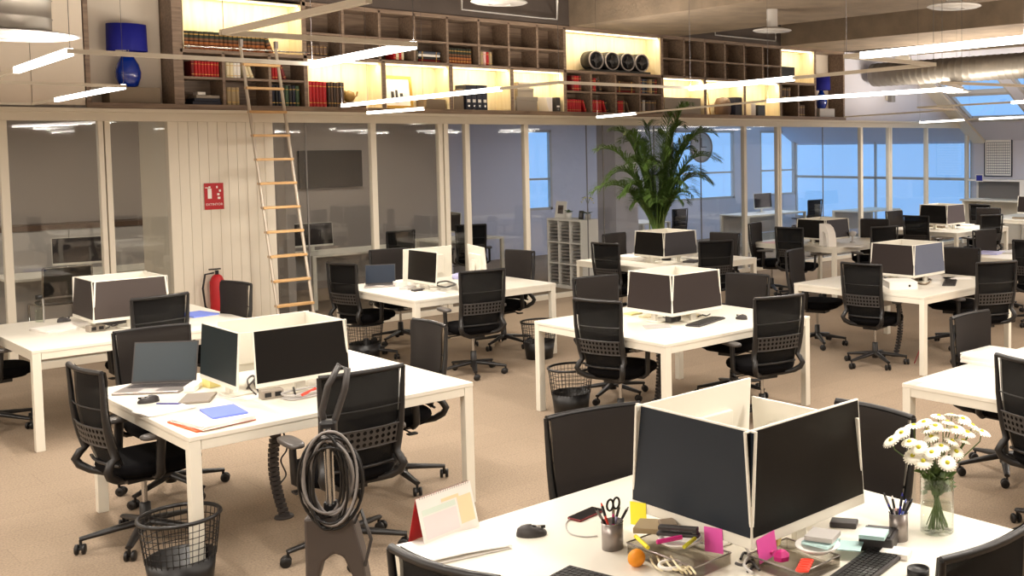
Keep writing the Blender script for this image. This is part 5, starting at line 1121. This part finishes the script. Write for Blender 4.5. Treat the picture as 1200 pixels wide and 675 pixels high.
plain_desk(12.6, 15.2, 1.6, .8, 'dark lit desk behind the palm in the blue room'); plain_desk(16.2, 15.0, 1.8, .8, 'desk behind the glass near the blue windows'); plain_desk(18.3, 13.9, 1.4, .8, 'desk at the far end of the blue room'); plain_desk(4.9, 15.2, .01, .01, 'x')
bpy.data.objects.remove([o for o in bpy.data.objects if o.get('label') == 'x'][0])
for o in [o for o in bpy.data.objects if o.parent is None and o.type == 'MESH' and o.name.split('.')[0] in ('tabletop', 'leg', 'modesty_panel')]: bpy.data.objects.remove(o)
def office_extra(x, y, rz, lab):
    o = tree(mon); o.location = (x, y, .741); o.rotation_euler = (0, 0, R(rz)); tag(o, lab, 'monitor')
office_extra(3.72, 14.6, -100, 'black screen on the desk in the room at far left'); office_extra(6.5, 14.5, -90, 'dim screen behind the glass near the ladder desk'); office_extra(8.95, 15.0, 170, 'white screen back in the dim room left of the tray cabinet'); office_extra(12.6, 15.2, -95, 'small dark screen behind the palm'); office_extra(16.3, 15.1, -90, 'screen behind the glass near the blue windows')
# cantilever chair in that room
cc = empty('cantilever_chair', (3.35, 13.95, 0), R(95), 'chrome cantilever chair in the room at far left', 'chair')
q = MB()
for s in (-.24, .24): q.tube([(-.25, s, .88), (-.2, s, .46), (.22, s, .45), (.24, s, .40), (.22, s, .02), (.18, s, .015), (-.2, s, .015)], .012, 8)
q.tube([(-.2, -.24, .015), (-.2, .24, .015)], .012, 8); q.tube([(-.25, -.24, .88), (-.25, .24, .88)], .012, 8); q.build('frame', M['chrome'], cc)
MB().cushion(.46, .44, .455, .49, (.0, 0)).build('seat', M['black'], cc); q = MB(); q.box(-.01, .01, -.23, .23, .1, .42, 0, Tm((-.2, 0, .46), 0, R(-7))); q.build('backrest', M['black'], cc, .004)
for (x, y, a, lab) in ((7.3, 13.9, 95, 'dark office chair in the dim room behind the ladder desk'), (8.7, 14.1, 60, 'dark office chair in the dim room beside the tray cabinet'), (12.9, 14.3, 100, 'dark office chair behind the palm in the blue room'), (16.6, 14.2, 90, 'dark office chair behind the glass near the blue windows')):
    o = tree(ch0); o.location = (x, y, 0); o.rotation_euler = (0, 0, R(a)); tag(o, lab, 'chair')
# wall screen and clock
tag(MB().cbox((0, 0, 0), (1.0, .05, .58)).build('wall_screen', M['black'], None, .006), 'dark wall screen on the grey wall behind the ladder', 'screen').location = (7.55, YB-.03, 1.85)
ck = empty('wall_clock', (16.8, 17.5, 2.12), 0, 'large round wall clock in the blue room right of the palm', 'clock'); T = Matrix.Rotation(math.pi/2, 4, 'X')
q = MB(); q.lathe([(0, 0), (.34, 0), (.34, .02), (0, .02)], 36, (0, 0, 0), 0, T); q.build('face', M['lgrey'], ck); q = MB(); q.tube([(.34*math.cos(a), -.02, .34*math.sin(a)) for a in [2*math.pi*k/36 for k in range(36)]], .02, 6, closed=True); q.build('rim', M['grey'], ck)
q = MB(); q.cbox((.0, -.03, .1), (.015, .008, .22)); q.cbox((.08, -.03, .0), (.16, .008, .015)); q.build('hands', M['black'], ck)
struct(MB().box(11.6, 12.1, 14.2, 14.7, 0, 2.9), 'wall_pier', M['wallcool'])

# ------------------------------------------------------------------ light, world, view
W = bpy.data.worlds.new('dusk_sky'); sc.world = W; W.use_nodes = True; N = W.node_tree.nodes; L = W.node_tree.links
bg = N['Background']; tc = N.new('ShaderNodeTexCoord'); sp = N.new('ShaderNodeSeparateXYZ'); L.new(tc.outputs['Generated'], sp.inputs[0])
cr = N.new('ShaderNodeValToRGB'); L.new(sp.outputs['Z'], cr.inputs[0]); L.new(cr.outputs[0], bg.inputs[0]); bg.inputs[1].default_value = 1.45
cr.color_ramp.elements[0].position = 0; cr.color_ramp.elements[0].color = (*lin((136, 184, 238)), 1); cr.color_ramp.elements[1].position = .5; cr.color_ramp.elements[1].color = (*lin((160, 212, 252)), 1)
# unseen ceiling lights added to brighten the rooms behind the glass
for (x, y, e, c) in ((1.5, 14.4, 40, (255, 240, 220)), (4.6, 14.6, 14, (255, 240, 220)), (7.6, 14.6, 22, (255, 240, 220)), (12.5, 15, 40, (225, 234, 255)), (16, 15, 40, (225, 234, 255))):
    lf = empty('added_ceiling_light', (x, y, 2.86), 0, {1.5: 'added flat ceiling light in the room at far left', 4.6: 'added flat ceiling light in the room behind the grooved column', 7.6: 'added flat ceiling light in the dim room behind the ladder desk', 12.5: 'added flat ceiling light in the blue room behind the palm', 16: 'added flat ceiling light in the blue room near the windows'}[x], 'light')
    MB().box(-.3, .3, -.3, .3, -.015, .04).build('housing', M['rail'], lf); MB().box(-.27, .27, -.27, .27, -.02, -.0151).build('diffuser', emis('diffuser', c, 1.5), lf)
    area('added_room_light', (x, y, 2.835), .54, .54, e, c)
vs_ = sc.view_settings; vs_.view_transform = 'Standard'; vs_.look = 'None'; vs_.exposure = -.07; vs_.gamma = 1; vs_.use_curve_mapping = False
